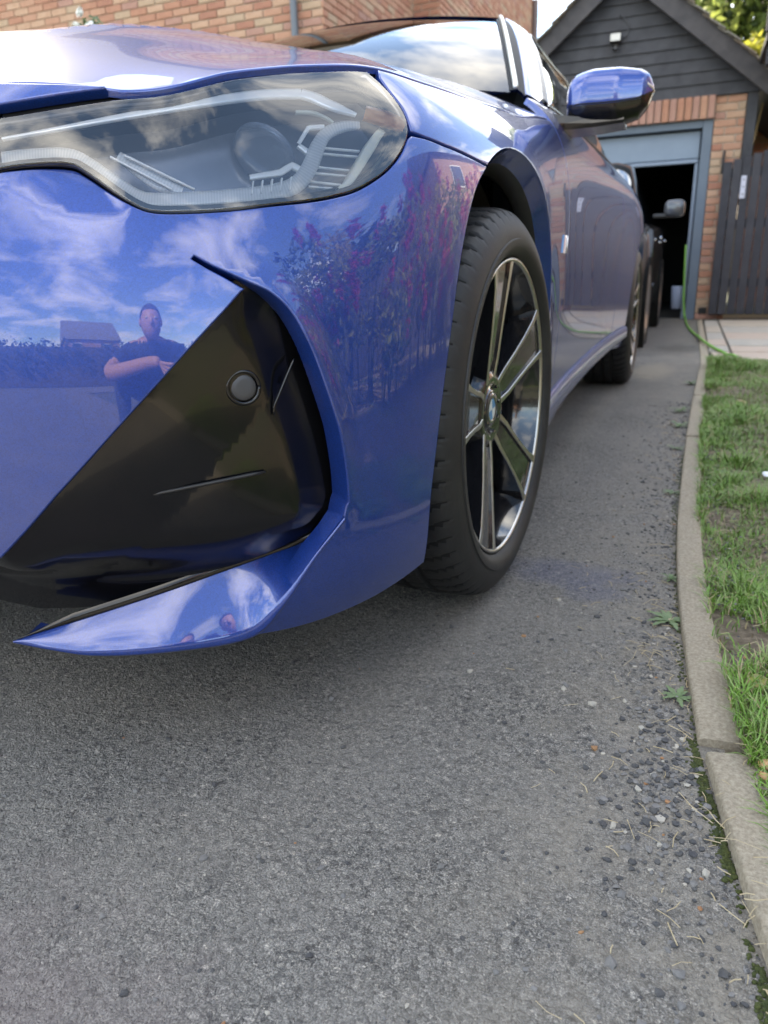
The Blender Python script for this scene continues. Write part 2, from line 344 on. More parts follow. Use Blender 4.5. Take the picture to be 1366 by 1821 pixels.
def panel(name, poly, material, parent, step=.012, gap=.0016, bev=.0016, depth=.012, fn=None, nfn=None, metric=None, holes=(), mirror=False, extra_off=0.0, edge_pts=.012, refine=None, lines=()):
    """a body panel: region of a surface with rounded, folded-in edges (real gaps between panels)"""
    fn = fn or S; nfn = nfn or NS
    loops = [resample(np.asarray(poly), edge_pts, fn)]+[resample(np.asarray(h), edge_pts, fn) for h in holes]
    allp = np.vstack(loops); lo, hi = allp.min(0), allp.max(0)
    # grid spacing per axis from local metric
    mid = (lo+hi)/2
    sc = metric or (np.linalg.norm(fn(np.array([mid[0]+.05]), np.array([mid[1]]))-fn(np.array([mid[0]-.05]), np.array([mid[1]])))/.1, np.linalg.norm(fn(np.array([mid[0]]), np.array([mid[1]+.05]))-fn(np.array([mid[0]]), np.array([mid[1]-.05])))/.1)
    sc = np.maximum(np.array(sc), 1e-3)
    gx = np.arange(lo[0], hi[0], step/sc[0]); gy = np.arange(lo[1], hi[1], step/sc[1])
    G = np.stack(np.meshgrid(gx, gy, indexing='ij'), -1); G[:, 1::2, 0] += .5*step/sc[0]; G = G.reshape(-1, 2)
    if refine is not None:
        (rlo, rhi, rst) = refine
        gx = np.arange(max(lo[0], rlo[0]), min(hi[0], rhi[0]), rst/sc[0]); gy = np.arange(max(lo[1], rlo[1]), min(hi[1], rhi[1]), rst/sc[1])
        G2 = np.stack(np.meshgrid(gx, gy, indexing='ij'), -1); G2[:, 1::2, 0] += .5*rst/sc[0]; G2 = G2.reshape(-1, 2)
        out_ = ~((G[:, 0] > rlo[0]-.5*step/sc[0]) & (G[:, 0] < rhi[0]+.5*step/sc[0]) & (G[:, 1] > rlo[1]-.5*step/sc[1]) & (G[:, 1] < rhi[1]+.5*step/sc[1]))
        G = np.vstack([G[out_], G2])
    m = inside(loops[0], G)
    for h in loops[1:]: m &= ~inside(h, G)
    G = G[m]
    # drop grid points close to the outline
    for L in loops:
        Lc = np.vstack([L, L[:1]])*sc; d, _ = seg_dist(np.c_[G*sc, np.zeros(len(G))], np.c_[Lc, np.zeros(len(Lc))]); G = G[d > (.0045 if refine else step*.45)]
    pts = []; edges = []
    for L in loops:
        b = len(pts); pts += L.tolist(); edges += [(b+i, b+(i+1)%len(L)) for i in range(len(L))]
    for Ln in lines:
        Ln = resample(np.asarray(Ln), edge_pts, fn, closed=False); d, _ = seg_dist(np.c_[G*sc, np.zeros(len(G))], np.c_[Ln*sc, np.zeros(len(Ln))]); G = G[d > step*.4]
        b = len(pts); pts += Ln.tolist(); edges += [(b+i, b+i+1) for i in range(len(Ln)-1)]
    nb = len(pts); pts = np.vstack([np.array(pts), G])
    vv, ee, ff, ov, oe, of = delaunay_2d_cdt([Vector((p[0]*sc[0], p[1]*sc[1])) for p in pts], edges, [], 0, 1e-7)
    q = np.array([(v[0]/sc[0], v[1]/sc[1]) for v in vv]); back = {}
    for i, o in enumerate(ov):
        for k in o: back[k] = i
    cen = np.array([q[list(f)].mean(0) for f in ff]); keep = inside(loops[0], cen)
    for h in loops[1:]: keep &= ~inside(h, cen)
    F = [f for f, k in zip(ff, keep) if k]
    V = fn(q[:, 0], q[:, 1]); NN = nfn(q[:, 0], q[:, 1])
    if extra_off: V = V+NN*extra_off
    # outline: pull in by the gap, then rounded fold
    verts = [V]; norms = [NN]; off = len(V); base = 0; faces = []
    for f in F:
        a, b, c_ = V[f[0]], V[f[1]], V[f[2]]
        faces.append(tuple(f) if np.dot(np.cross(b-a, c_-a), NN[f[0]]) > 0 else tuple(f[::-1]))
    for li, L in enumerate(loops):
        ids = [back[base+i] for i in range(len(L))]; base += len(L)
        P = V[ids]; n = NN[ids]; T = np.roll(P, -1, 0)-np.roll(P, 1, 0); T /= np.linalg.norm(T, axis=1)[:, None]+1e-12
        outw = np.cross(T, n); outw /= np.linalg.norm(outw, axis=1)[:, None]+1e-12
        area = np.sum(L[:, 0]*np.roll(L[:, 1], -1)-np.roll(L[:, 0], -1)*L[:, 1])
        # st orientation: decide sign by testing against centroid triangles
        test = inside(L, (L+np.c_[np.roll(L, -1, 0)-L][:, :]*.5)[:1]) if False else None
        k0 = len(L)//3; mid_s = L[k0]; e = .002
        # sign: a small step along outw in 3D should leave the polygon in (s,t)
        J = np.stack([(fn(np.array([mid_s[0]+1e-3]), np.array([mid_s[1]]))-fn(np.array([mid_s[0]-1e-3]), np.array([mid_s[1]])))[0]/2e-3, (fn(np.array([mid_s[0]]), np.array([mid_s[1]+1e-3]))-fn(np.array([mid_s[0]]), np.array([mid_s[1]-1e-3])))[0]/2e-3], 1)
        dst = np.linalg.lstsq(J, outw[k0]*e, rcond=None)[0]
        ins = inside(L, (mid_s+dst)[None])[0]
        if (li == 0 and ins) or (li > 0 and not ins): outw = -outw
        V[ids] = P-outw*(gap+bev); P = V[ids]
        r1 = P+outw*bev*.7-n*bev*.3; r2 = P+outw*bev-n*bev; r3 = r2-n*depth
        n1 = n*.7+outw*.7; n2 = n*.15+outw; n1 /= np.linalg.norm(n1, axis=1)[:, None]; n2 /= np.linalg.norm(n2, axis=1)[:, None]
        m_ = len(ids); o1 = off; verts += [r1, r2, r3]; norms += [n1, n2, outw]; off += 3*m_
        rings = [ids, list(range(o1, o1+m_)), list(range(o1+m_, o1+2*m_)), list(range(o1+2*m_, o1+3*m_))]
        for a_, b_ in zip(rings[:-1], rings[1:]):
            for i in range(m_):
                j = (i+1) % m_; fc = (a_[i], a_[j], b_[j], b_[i])
                A = np.vstack(verts) if False else None
                faces.append(('r', fc, outw[i], n[i]))
    VV = np.vstack(verts); NNN = np.vstack(norms); out_f = []
    for f in faces:
        if f[0] == 'r':
            _, fc, ow, nn = f; a, b, c_ = VV[fc[0]], VV[fc[1]], VV[fc[3]]
            out_f.append(fc if np.dot(np.cross(b-a, c_-a), ow+.3*nn) > 0 else fc[::-1])
        else: out_f.append(f)
    objs = []
    for sgn in ((1, -1) if mirror else (1,)):
        v = VV*np.array([sgn, 1, 1]); nn = NNN*np.array([sgn, 1, 1]); fs = out_f if sgn > 0 else [tuple(f[::-1]) for f in out_f]
        objs.append(mesh_obj(name, v, fs, material, parent, True, None, nn))
    return objs[0]

# ---- outlines taken on the body surface
HOODLINE = smooth_line(pxl([(215,164),(300,158),(420,129),(520,119),(600,117),(655,120),(690,127),(735,142),(790,160),(850,181),(900,198),(930,209)])+[side(.60,.885)], 5)
_zt = float(S0(*[np.array(q) for q in px(0,150)])[2])
INNER_TOP = smooth_line([frontal(0,_zt-.006), frontal(.2,_zt-.005), frontal(.4,_zt-.002), px(0,150), px(110,152), tuple(HOODLINE[0])], 6)
LENS_TOP = pxl([(200,176),(300,166),(420,139),(520,128),(600,125),(652,126)])
LENS_SIDE = pxl([(690,160),(715,193),(726,220),(725,246),(712,275),(690,302),(662,323),(630,340),(590,351)])
LENS_BOT = pxl([(500,363),(400,374),(310,378),(265,375),(232,361),(195,337),(150,305),(120,291),(60,292),(2,300)])
LENS_IN = [frontal(.50,.652), frontal(.44,.668), frontal(.46,.70), frontal(.56,.712)]
LENS = np.vstack([smooth_line(LENS_TOP, 4)[:-1], smooth_line(LENS_TOP[-1:]+LENS_SIDE+LENS_BOT[:1], 4)[:-1], smooth_line(LENS_BOT+LENS_IN[:2], 4)[:-1], smooth_line(LENS_IN[1:]+LENS_TOP[:1], 4)[:-1]])
VENT_CURVE = smooth_line(pxl([(345,456.5),(372,472),(405,488),(440,505),(478,524),(512,558),(543,618),(570,690),(595,770),(611,845),(617,893)]), 5)
VENT_LOW = pxl([(437,513),(400,491),(370,475.5),(346,461.5),(342.5,460),(342.2,457.6)])
VENT_DIAG = pxl([(2,995),(100,885),(200,775),(300,665),(400,555),(437,513)])
FOLD = pxl([(617,893),(611,922),(592,950),(560,988),(525,1040),(500,1077),(470,1112),(440,1133)])
BOTTOM = pxl([(440,1133),(550,1110),(650,1070),(712,1033),(755,1000)])
ARCH_F = pxl([(755,1000),(766,900),(777,800),(789,700),(802,600),(815,500),(826,430),(838,372),(851,328),(868,296)])
SHUT = pxl([(868,296),(830,276),(790,259),(755,245),(733,236)])
def circ(a, r=.405, cy=0.0, cz=.331): return side(cy-r*math.cos(a), cz+r*math.sin(a))
_a = side(*S0(*[np.array(q) for q in ARCH_F[-1]])[1:]); _P = S0(np.array(ARCH_F[-1][0]), np.array(ARCH_F[-1][1]))
_a0 = math.atan2(_P[2]-.331, -(_P[1])); _r0 = math.hypot(_P[1], _P[2]-.331)
ARCH_R = [circ(a, _r0+(.398-_r0)*min(1, k/22)) for k, a in enumerate(np.linspace(_a0, math.pi+.30, 34))]
# ---- blade swelling along the corner intake
_vc3 = S0(VENT_CURVE[:, 0], VENT_CURVE[:, 1])
def _blade(s, t, P):
    sh = P.shape[:-1]; p = P.reshape(-1, 3); near = (np.abs(p-_vc3.mean(0)).max(1) < .35); h = np.zeros(len(p))
    if near.any():
        d, fr = seg_dist(p[near], _vc3)
        # side test in (s,t): positive above / right of the curve
        st = np.stack([np.broadcast_to(s, sh).reshape(-1), np.broadcast_to(t, sh).reshape(-1)], -1)[near]
        k = np.argmin(((st[:, None, :]-VENT_CURVE[None, ::2, :])*np.array([1, .55])[None, None]) .__pow__(2).sum(-1), 1)*2
        k = np.clip(k, 1, len(VENT_CURVE)-2); T = VENT_CURVE[k+1]-VENT_CURVE[k-1]; D = st-VENT_CURVE[k]
        up = (T[:, 0]*D[:, 1]-T[:, 1]*D[:, 0])/(np.linalg.norm(T, axis=1)+1e-9) > -.006
        amp = .011*np.clip(fr/.42, 0, 1)**1.1*(1-.75*np.clip((fr-.72)/.28, 0, 1))
        q = np.clip(1-d/.034, 0, 1); h[near] = np.where(up, amp*q*q*(1.6-.6*q), 0)
    return h.reshape(sh)
DISP.append(_blade)
# ---- crisp facet below the inner end of the lens
_crz = smooth_line(pxl([(238,372),(226,384),(204,391),(160,393),(110,384),(55,361),(2,334)])+[frontal(.52,.645), frontal(.46,.655)], 4)
_cr3 = S0(_crz[:, 0], _crz[:, 1]); _crp = np.vstack([_crz, [frontal(.46,.69)], pxl([(2,285),(60,277),(120,276),(160,292),(205,325),(246,356)])])
def _scoop(s, t, P):
    sh = P.shape[:-1]; p = P.reshape(-1, 3); st = np.stack([np.broadcast_to(s, sh).reshape(-1), np.broadcast_to(t, sh).reshape(-1)], -1); m = inside(_crp, st); h = np.zeros(len(p))
    if m.any():
        d, fr = seg_dist(p[m], _cr3); h[m] = -.17*d*np.clip((1-fr)/.22, 0, 1)
    return h.reshape(sh)
DISP.append(_scoop)

CAR = empty('parked_car', (0, 1.4, 0), 'metallic blue coupe parked nose-first on the drive, seen from its front corner', 'car')
bumper_poly = np.vstack([INNER_TOP[:-1][:1], [frontal(0,.55)], [frontal(0,.31)], [frontal(.2,.308)], [frontal(.38,.30)], VENT_DIAG[:-1], VENT_LOW[:-1], VENT_CURVE[:-1], FOLD[:-1], smooth_line(BOTTOM, 4)[:-1], smooth_line(ARCH_F, 4)[:-1], SHUT[:-1],
    [px(731,240)], smooth_line(LENS_SIDE[3:]+LENS_BOT, 4), LENS_IN[:3], INNER_TOP[:13][::-1][:-1]])
# ------------------------------------------------------------------ car: panels
panel('bumper', bumper_poly, MT['paint'], CAR, step=.010, gap=.0008, bev=.002, depth=.03, mirror=True, edge_pts=.006, lines=[_crz[6:-5]])
DOORX, QRT = .62, 1.98
def vline(Y, z0, z1, n=8): return [side(Y, z) for z in np.linspace(z0, z1, n)]
t_top = 8.0
_top_door = [(float(s_), t_top) for s_ in np.linspace(side(DOORX, .8)[0]+.02, side(QRT, .8)[0], 18)]
fend_top = [tuple(q) for q in HOODLINE[::-1][:-27]]
fender_poly = np.vstack([SHUT[::-1][:-1], ARCH_R, [side(.46,.215)], vline(DOORX, .215, .875), fend_top, smooth_line([px(668,130)]+LENS_SIDE[:3]+[px(731,236)], 4)[1:-1]])
panel('fender', fender_poly, MT['paint'], CAR, step=.014, mirror=True, bev=.002)
door_poly = np.vstack([vline(DOORX, .235, .875), _top_door, vline(QRT, .235, .92)[::-1]])
panel('door', door_poly, MT['paint'], CAR, step=.03, mirror=True, bev=.002)
RW = 2.741
rarch = [circ(a, .395, RW) for a in np.linspace(-.30, math.pi+.30, 30)]
q_poly = np.vstack([vline(QRT, .235, .92), [(float(s_), t_top) for s_ in np.linspace(side(QRT, .8)[0]+.05, 19.4, 12)], [side(3.3, z) for z in (.80,.5,.25)], rarch[::-1]])
panel('rear_quarter', q_poly, MT['paint'], CAR, step=.03, mirror=True)
panel('rear_bumper', np.array([(18.9,.9),(22.0,.9),(22.0,7.9),(19.45,7.9),(18.9,4)]), MT['paint'], CAR, step=.06, mirror=True, edge_pts=.06)

# ---- bonnet: smooth height field pinned to the shut line
_hl = S0(HOODLINE[:, 0], HOODLINE[:, 1]); _it = S0(INNER_TOP[:, 0], INNER_TOP[:, 1])
CR = [(0,-.60,.825),(0,-.42,.893),(0,-.2,.945),(0,.1,.985),(0,.4,1.012),(0,.62,1.025),(.2,-.55,.832),(.22,-.38,.892),(.22,-.1,.952),(.22,.25,.992),(.22,.6,1.018),
      (.42,-.50,.828),(.42,-.32,.885),(.42,-.05,.938),(.42,.25,.975),(.42,.62,1.006),(.60,-.38,.822),(.60,-.2,.870),(.60,.05,.912),(.58,.35,.957),(.58,.64,.988),(.70,-.2,.850),(.70,.1,.888),(.70,.4,.925),(.70,.66,.952),(.78,.66,.915)]
_pts = np.array([(p[0], p[1], p[2]+.0015) for p in np.vstack([_hl[::3], _it[::2]])]+CR)
_pts = np.vstack([_pts, _pts[_pts[:,0] > .01]*np.array([-1,1,1])])
def _tps_fit(P, lam=2e-5):
    n = len(P); d = np.linalg.norm(P[:, None, :2]-P[None, :, :2], axis=-1); K = np.where(d > 0, d*d*np.log(d+1e-12), 0)+lam*np.eye(n)
    Q = np.c_[np.ones(n), P[:, :2]]; A = np.block([[K, Q], [Q.T, np.zeros((3,3))]]); return np.linalg.solve(A, np.r_[P[:, 2], 0, 0, 0])
_tw = _tps_fit(_pts)
def HOOD(x, y):
    x = np.asarray(x, float); y = np.asarray(y, float); sh = x.shape; q = np.c_[x.reshape(-1), y.reshape(-1)]; d = np.linalg.norm(q[:, None]-_pts[None, :, :2], axis=-1)
    z = np.where(d > 0, d*d*np.log(d+1e-12), 0)@_tw[:len(_pts)]+_tw[-3]+q@_tw[-2:]
    z = z+.008*np.clip(1-np.abs(np.abs(q[:, 0])-.40-.05*q[:, 1])/.05, 0, 1)**2*np.clip((q[:,1]+.55)/.3, 0, 1)   # crease of the power dome
    return np.stack([x, y, z.reshape(sh)], -1)
def HOODN(x, y):
    e = 2e-3; dx = HOOD(x+e, y)-HOOD(x-e, y); dy = HOOD(x, y+e)-HOOD(x, y-e); n = np.cross(dx, dy); return n/np.linalg.norm(n, axis=-1)[..., None]
half = np.vstack([_it[:-1, :2], _hl[:, :2], [(.790,.70)], smooth_line([(.735,.72),(.5,.64),(.25,.60),(0,.59)], 4)])
hood_poly = np.vstack([half[:-1], (half*np.array([-1,1]))[::-1][:-1]])
panel('bonnet', hood_poly, MT['paint_top'], CAR, step=.02, fn=HOOD, nfn=HOODN, metric=(1,1.1), bev=.0025, depth=.005, edge_pts=.012)

# ---- seals, blade, corner intake
seal_poly = np.vstack([INNER_TOP[18:-1], HOODLINE[:27], LENS_TOP[::-1], pxl([(100,194),(2,214)])])
panel('headlight_seal', seal_poly, MT['trim_rubber'], CAR, step=.01, extra_off=-.010, gap=-.004, bev=.001, mirror=True)
def strip_mesh(A, B, n_across, bulge=0.0):
    A = np.asarray(A); B = np.asarray(B); V = []; k = len(A)
    nv = np.cross(np.gradient(A, axis=0), B-A); nv /= np.linalg.norm(nv, axis=1)[:, None]+1e-12
    for q in np.linspace(0, 1, n_across+1): V.append(A+(B-A)*q+nv*(bulge*4*q*(1-q)))
    V = np.vstack(V); F = [(a*k+i, a*k+i+1, (a+1)*k+i+1, (a+1)*k+i) for a in range(n_across) for i in range(k-1)]
    return V, F
def both(name, V, F, m, parent=CAR, smooth=True, **kw):
    for sg in (1, -1):
        v = np.asarray(V)*np.array([sg,1,1]); f = [tuple(q) for q in F] if sg > 0 else [tuple(q)[::-1] for q in F]
        o = mesh_obj(name, v, f, m, parent, smooth, **kw)
        if sg > 0: first = o
    return first
def P3(pts, depth=0.0):
    a = np.array(pts); return S0(a[:, 0], a[:, 1])-N0(a[:, 0], a[:, 1])*depth
def even(C, n):
    C = np.asarray(C); L = np.r_[0, np.cumsum(np.linalg.norm(np.diff(C, axis=0), axis=1))]; q = np.linspace(0, L[-1], n)
    return np.stack([np.interp(q, L, C[:, k]) for k in range(3)], -1)
blade_lo = even(smooth_line(P3(pxl([(25,1140),(90,1152),(170,1162),(300,1155),(440,1131),(500,1075),(560,986),(611,921)]), -.002), 5), 40)
_up = [(25,1139),(150,1100),(300,1051),(440,1001),(520,972),(575,948),(600,932),(612,918)]; _dp = [.0,.034,.058,.066,.056,.036,.018,.002]
def pxd(u, v, d):
    a = _hit(CAM, ray(u, v), d); a = np.array(a); return S0(a[0], a[1])-N0(a[0], a[1])*d
blade_hi = even(smooth_line([pxd(u, v, round(d, 3)) for (u, v), d in zip(_up, _dp)], 5), 40)
V, F = strip_mesh(blade_lo, blade_hi, 8, .0018)
# underside return so that the blade has thickness
k = 40; base = len(V); V = np.vstack([V, blade_lo+np.array([0,.004,-.004]), blade_lo+np.array([-.01,.05,.0])])
F = [f[::-1] for f in F]+[(i, i+1, base+i+1, base+i) for i in range(k-1)]+[(base+i, base+i+1, base+k+i+1, base+k+i) for i in range(k-1)]
both('bumper_blade', V, F, MT['paint'])
# dark insert of the corner intake, deeper towards its outer and lower edges
ins_st = np.vstack([VENT_DIAG, VENT_CURVE[18:], [px(608,925,.01)], [px(u, v+10, d) for u, v, d in [(575,950,.03),(520,974,.05),(440,1003,.06),(300,1053,.054),(150,1102,.030),(20,1141,.002)]], [frontal(.36,.19), frontal(0,.185), frontal(0,.31), frontal(.38,.302)]])
_ldiag = P3(VENT_DIAG)
def INS(s, t):
    s = np.asarray(s, float); t = np.asarray(t, float); P = S0(s, t); n = N0(s, t); d, _ = seg_dist(P.reshape(-1, 3), _ldiag); d = d.reshape(P.shape[:-1])
    q = np.clip((.30-P[..., 2])/.09, 0, 1)
    dep = .007+.020*np.clip(d/.10, 0, 1)+.016*np.clip((d-.10)/.02, 0, 1)*np.clip((P[...,2]-.30)/.02, 0, 1)*0+.040*q*q*(3-2*q)*np.clip(d/.05, 0, 1)
    dv_, _ = seg_dist(P.reshape(-1, 3), _slot); dv_ = dv_.reshape(P.shape[:-1])
    _q = np.clip((.060-dv_)/.045, 0, 1); dep = dep+.010*_q*_q*(3-2*_q)
    return P-n*dep[..., None]
_slot = P3(VENT_CURVE[24:])
def INSN(s, t): return _num_n(INS, s, t, 4e-3)
panel('intake_insert', ins_st, MT['gloss_black'], CAR, step=.008, fn=INS, nfn=INSN, gap=-.014, bev=.001, depth=.01, mirror=True, edge_pts=.01)
def tube_obj(name, pts, r, m, parent=CAR, n=8, mirror=True):
    g = MB(); g.tube(pts, r, n)
    if mirror: return both(name, g.v, g.f, m, parent)
    return mesh_obj(name, g.v, g.f, m, parent, True)
fin = even(np.array([pxd(u, v, .026)+np.array([.0,-.004,0]) for u, v in [(208,891),(300,873),(400,853),(476,837)]]), 12)
tube_obj('intake_fin', fin, np.r_[.0012, np.full(10, .0022), .001], MT['satin_black'])
tube_obj('intake_ridge', even(smooth_line([pxd(u, v, .0255) for u, v in [(524,636),(510,668),(496,702),(488,722),(487,738)]], 4), 16), np.r_[.0008, np.full(14,.0016), .0008], MT['gloss_black'])
edge = even(P3(smooth_line(np.vstack([VENT_CURVE[18:], pxl([(604,915),(560,945)])]), 2), .010)-0, 50)
low_edge = even(smooth_line([pxd(u, v, round(d, 3)) for u, v, d in [(616,890,.010),(604,916,.016),(560,944,.036),(500,966,.050),(400,1006,.060),(300,1041,.054),(150,1092,.030),(22,1137,.002)]], 5), 60)
_lt = np.linspace(0, 1, 40)[:, None]; _sc = np.clip(np.minimum(_lt/.15, (1-_lt)/.12), .05, 1)
V, F = strip_mesh(blade_hi+np.array([0,-.0015,.0005]), blade_hi+np.array([0,.002,.0105])*_sc, 3, .0012); both('intake_lip', V, [f[::-1] for f in F], MT['gloss_black'])
# parking sensor
def disc_on(u, v, d, r, h, name, m, parent, n=28, ring=None):
    c0 = pxd(u, v, d); a = np.array(_hit(CAM, ray(u, v), d)); nn = N0(a[0], a[1]); e1 = np.cross([0,0,1.0], nn); e1 /= np.linalg.norm(e1); e2 = np.cross(nn, e1)
    g = MB(); rings = [(r*1.0, -.004), (r, h*.75), (r*.9, h), (r*.5, h*1.03)]
    V = [c0+nn*z+q*(e1*math.cos(2*math.pi*i/n)+e2*math.sin(2*math.pi*i/n)) for q, z in rings for i in range(n)]+[c0+nn*h*1.04]
    F = [(a_*n+i, a_*n+(i+1)%n, (a_+1)*n+(i+1)%n, (a_+1)*n+i) for a_ in range(len(rings)-1) for i in range(n)]+[((len(rings)-1)*n+i, (len(rings)-1)*n+(i+1)%n, len(rings)*n) for i in range(n)]
    return mesh_obj(name, V, F, m, parent, True), c0, nn, e1, e2
SENS, c0, nn, e1, e2 = disc_on(432, 689, .022, .0135, .004, 'parking_sensor', mat('sensor_face', (.045,.045,.048), .42), CAR)
th = np.linspace(0, 2*math.pi, 41)
tube_obj('sensor_ring', [c0+nn*.003+.0165*(math.cos(a)*e1+math.sin(a)*e2) for a in th], .0022, MT['gloss_black'], SENS, mirror=False)

# ---- headlight
HL = empty('headlight', S0(np.array(LENS[30][0]), np.array(LENS[30][1])), parent=CAR)
lens_m = clear_mat('headlight_lens', (.99,.995,1.0), 1.9)
panel('lens', LENS, lens_m, HL, fn=S0, nfn=N0, step=.012, gap=.0005, bev=.002, depth=.004, mirror=True)
def inset(poly, dist, fn=S0):
    L = resample(np.asarray(poly), .008, fn); X = fn(L[:, 0], L[:, 1]); n = N0(L[:, 0], L[:, 1]); T = np.roll(X, -2, 0)-np.roll(X, 2, 0); T /= np.linalg.norm(T, axis=1)[:, None]
    o = np.cross(n, T); res = []
    e = 1e-3
    for i in range(len(L)):
        Js = (fn(np.array([L[i,0]+e]), np.array([L[i,1]]))-fn(np.array([L[i,0]-e]), np.array([L[i,1]])))[0]/(2*e); Jt = (fn(np.array([L[i,0]]), np.array([L[i,1]+e]))-fn(np.array([L[i,0]]), np.array([L[i,1]-e])))[0]/(2*e)
        d = np.linalg.lstsq(np.stack([Js, Jt], 1), o[i]*dist, rcond=None)[0]; res.append(L[i]+d)
    res = np.array(res)
    if not inside(L, res[len(res)//5][None])[0]: return inset(poly, -dist, fn) if dist > 0 else res
    return res
LIN = inset(LENS, .0085)
panel('lens_seat', inset(LENS, -.014), MT['trim_rubber'], HL, fn=S0, nfn=N0, step=.012, holes=[LIN], extra_off=-.016, gap=.0, bev=.0008, depth=.03, mirror=True)
panel('lens_border', LENS, MT['gloss_black'], HL, fn=S0, nfn=N0, step=.012, holes=[LIN], extra_off=-.004, gap=.0, bev=.0008, depth=.02, mirror=True)
house_m = mat('headlight_housing', (.24,.25,.28), .25, metal=.6, var=(.17,.18,.21), scale=6)
LBACK = inset(LENS, -.022)
panel('housing', LBACK, house_m, HL, fn=S0, nfn=N0, step=.012, extra_off=-.048, gap=0, bev=.001, depth=.001, mirror=True)
# housing side walls
_wa = inset(LENS, .004); A = P3(_wa, .006); B = P3(LBACK, .049); kk = len(A)
both('housing_wall', np.vstack([A, B]), [(i, (i+1)%kk, kk+(i+1)%kk, kk+i) for i in range(kk)], mat('headlight_wall', (.12,.125,.14), .3, metal=.5), HL)
# light guides
guide_m = mat('light_guide', (.8,.82,.85), .25, spec=.6, coat=.4)
gt = guide_m.node_tree; gb = gt.nodes['Principled BSDF']; uvn = N(gt, 'ShaderNodeUVMap'); wv = N(gt, 'ShaderNodeTexWave', wave_type='BANDS', bands_direction='X'); wv.inputs['Scale'].default_value = 10
gt.links.new(uvn.outputs[0], wv.inputs['Vector']); bp = N(gt, 'ShaderNodeBump'); bp.inputs['Strength'].default_value = .10; bp.inputs['Distance'].default_value = .002
gt.links.new(wv.outputs[0], bp.inputs['Height']); gt.links.new(bp.outputs[0], gb.inputs['Normal'])
gr_ = N(gt, 'ShaderNodeValToRGB'); gr_.color_ramp.elements[0].color = (.74,.76,.79,1); gr_.color_ramp.elements[1].color = (.88,.89,.91,1); gt.links.new(wv.outputs[0], gr_.inputs[0]); gt.links.new(gr_.outputs[0], gb.inputs['Base Color'])
_ot = gt.nodes['Material Output']; _tr = N(gt, 'ShaderNodeBsdfTransparent'); _ms = N(gt, 'ShaderNodeMixShader'); _ms.inputs[0].default_value = .62; gt.links.new(_tr.outputs[0], _ms.inputs[1]); gt.links.new(gb.outputs[0], _ms.inputs[2]); gt.links.new(_ms.outputs[0], _ot.inputs[0])
def ribbon(name, centre, width, d, m, parent=HL, thick=.003, n=60, curve=True, nacross=4, bulge=.0004):
    c2 = smooth_line(np.array(centre, float), 6) if curve else np.array(centre, float)
    L = np.r_[0, np.cumsum(np.linalg.norm(np.diff(c2, axis=0), axis=1))]; q = np.linspace(0, L[-1], n); c2 = np.stack([np.interp(q, L, c2[:, k]) for k in range(2)], -1)
    T = np.gradient(c2, axis=0); T /= np.linalg.norm(T, axis=1)[:, None]; Nn = np.stack([-T[:, 1], T[:, 0]], -1); wd = np.interp(np.linspace(0, 1, n), np.linspace(0, 1, len(np.atleast_1d(width))), np.atleast_1d(width))
    A = np.array([pxd(*(c-o*w_/2), d) for c, o, w_ in zip(c2, Nn, wd)]); B = np.array([pxd(*(c+o*w_/2), d) for c, o, w_ in zip(c2, Nn, wd)])
    V, F = strip_mesh(A, B, nacross, 0); nv = np.cross(np.gradient(A, axis=0), B-A); nv /= np.linalg.norm(nv, axis=1)[:, None]
    tocam = CAM-A.mean(0)
    if (nv.mean(0)@tocam) < 0: nv = -nv
    V = V.reshape(nacross+1, n, 3); 
    for a in range(nacross+1): V[a] += nv*(bulge*4*(a/nacross)*(1-a/nacross))
    front = V.reshape(-1, 3); V2 = np.vstack([front, A-nv*thick, B-nv*thick]); b0 = len(front)
    F = F+[(i, b0+i, b0+i+1, i+1) for i in range(n-1)]+[(nacross*n+i, nacross*n+i+1, b0+n+i+1, b0+n+i) for i in range(n-1)]
    o = both(name, V2, F, m, parent)
    tot = np.linalg.norm(np.diff((A+B)/2, axis=0), axis=1).sum(); us = np.linspace(0, tot*10, n); uv = np.zeros((len(V2), 2))
    for a in range(nacross+1): uv[a*n:(a+1)*n, 0] = us; uv[a*n:(a+1)*n, 1] = a/nacross
    uv[b0:b0+n, 0] = us; uv[b0+n:, 0] = us
    for ob in [o]+[x for x in bpy.data.objects if x.name.startswith(name+'.') and x.parent == parent and len(x.data.vertices) == len(V2)]:
        if ob.data.uv_layers: continue
        ul = ob.data.uv_layers.new(name='UVMap'); li = np.zeros(len(ob.data.loops), dtype=np.int32); ob.data.loops.foreach_get('vertex_index', li); ul.data.foreach_set('uv', uv[li].reshape(-1))
    return o
ribbon('light_guide', [(3,281),(60,276),(122,277),(160,296),(215,333),(258,354),(330,354),(420,349),(490,341),(530,325),(552,295),(568,255),(585,234),(612,224),(640,221)], [22,24,26,28,28,26,26,26,26,28,30,30,28,22,12], .014, guide_m, n=110)
white_m = mat('headlight_trim_and_sheen', (.92,.92,.93), .2, metal=.1, coat=.6)
ribbon('sky_reflection_strip', [(3,246),(70,234),(150,219),(240,202),(330,186),(420,172),(480,166),(536,165)], [4,6,8,10,13,15,16,15], .008, white_m, n=60)  # white strips added: bright sky reflection of the lens put into colour
ribbon('sky_reflection_strip', [(536,165),(560,172),(590,186),(634,203)], [15,16,14,5], .008, white_m, n=20)
glow_m = mat('light_guide_end', (.80,.76,.60), .3, coat=.5, var=(.66,.68,.66), scale=40)
ribbon('light_guide_end', [(603,336),(622,322),(645,285),(668,247),(680,231)], [8,14,17,18,14], .012, glow_m, n=30, thick=.012)
ribbon('light_guide_fin', [(652,325),(672,296),(694,258),(704,240)], [10,16,18,12], .024, mat('smoked_guide', (.16,.15,.12), .25, coat=.5), n=20)
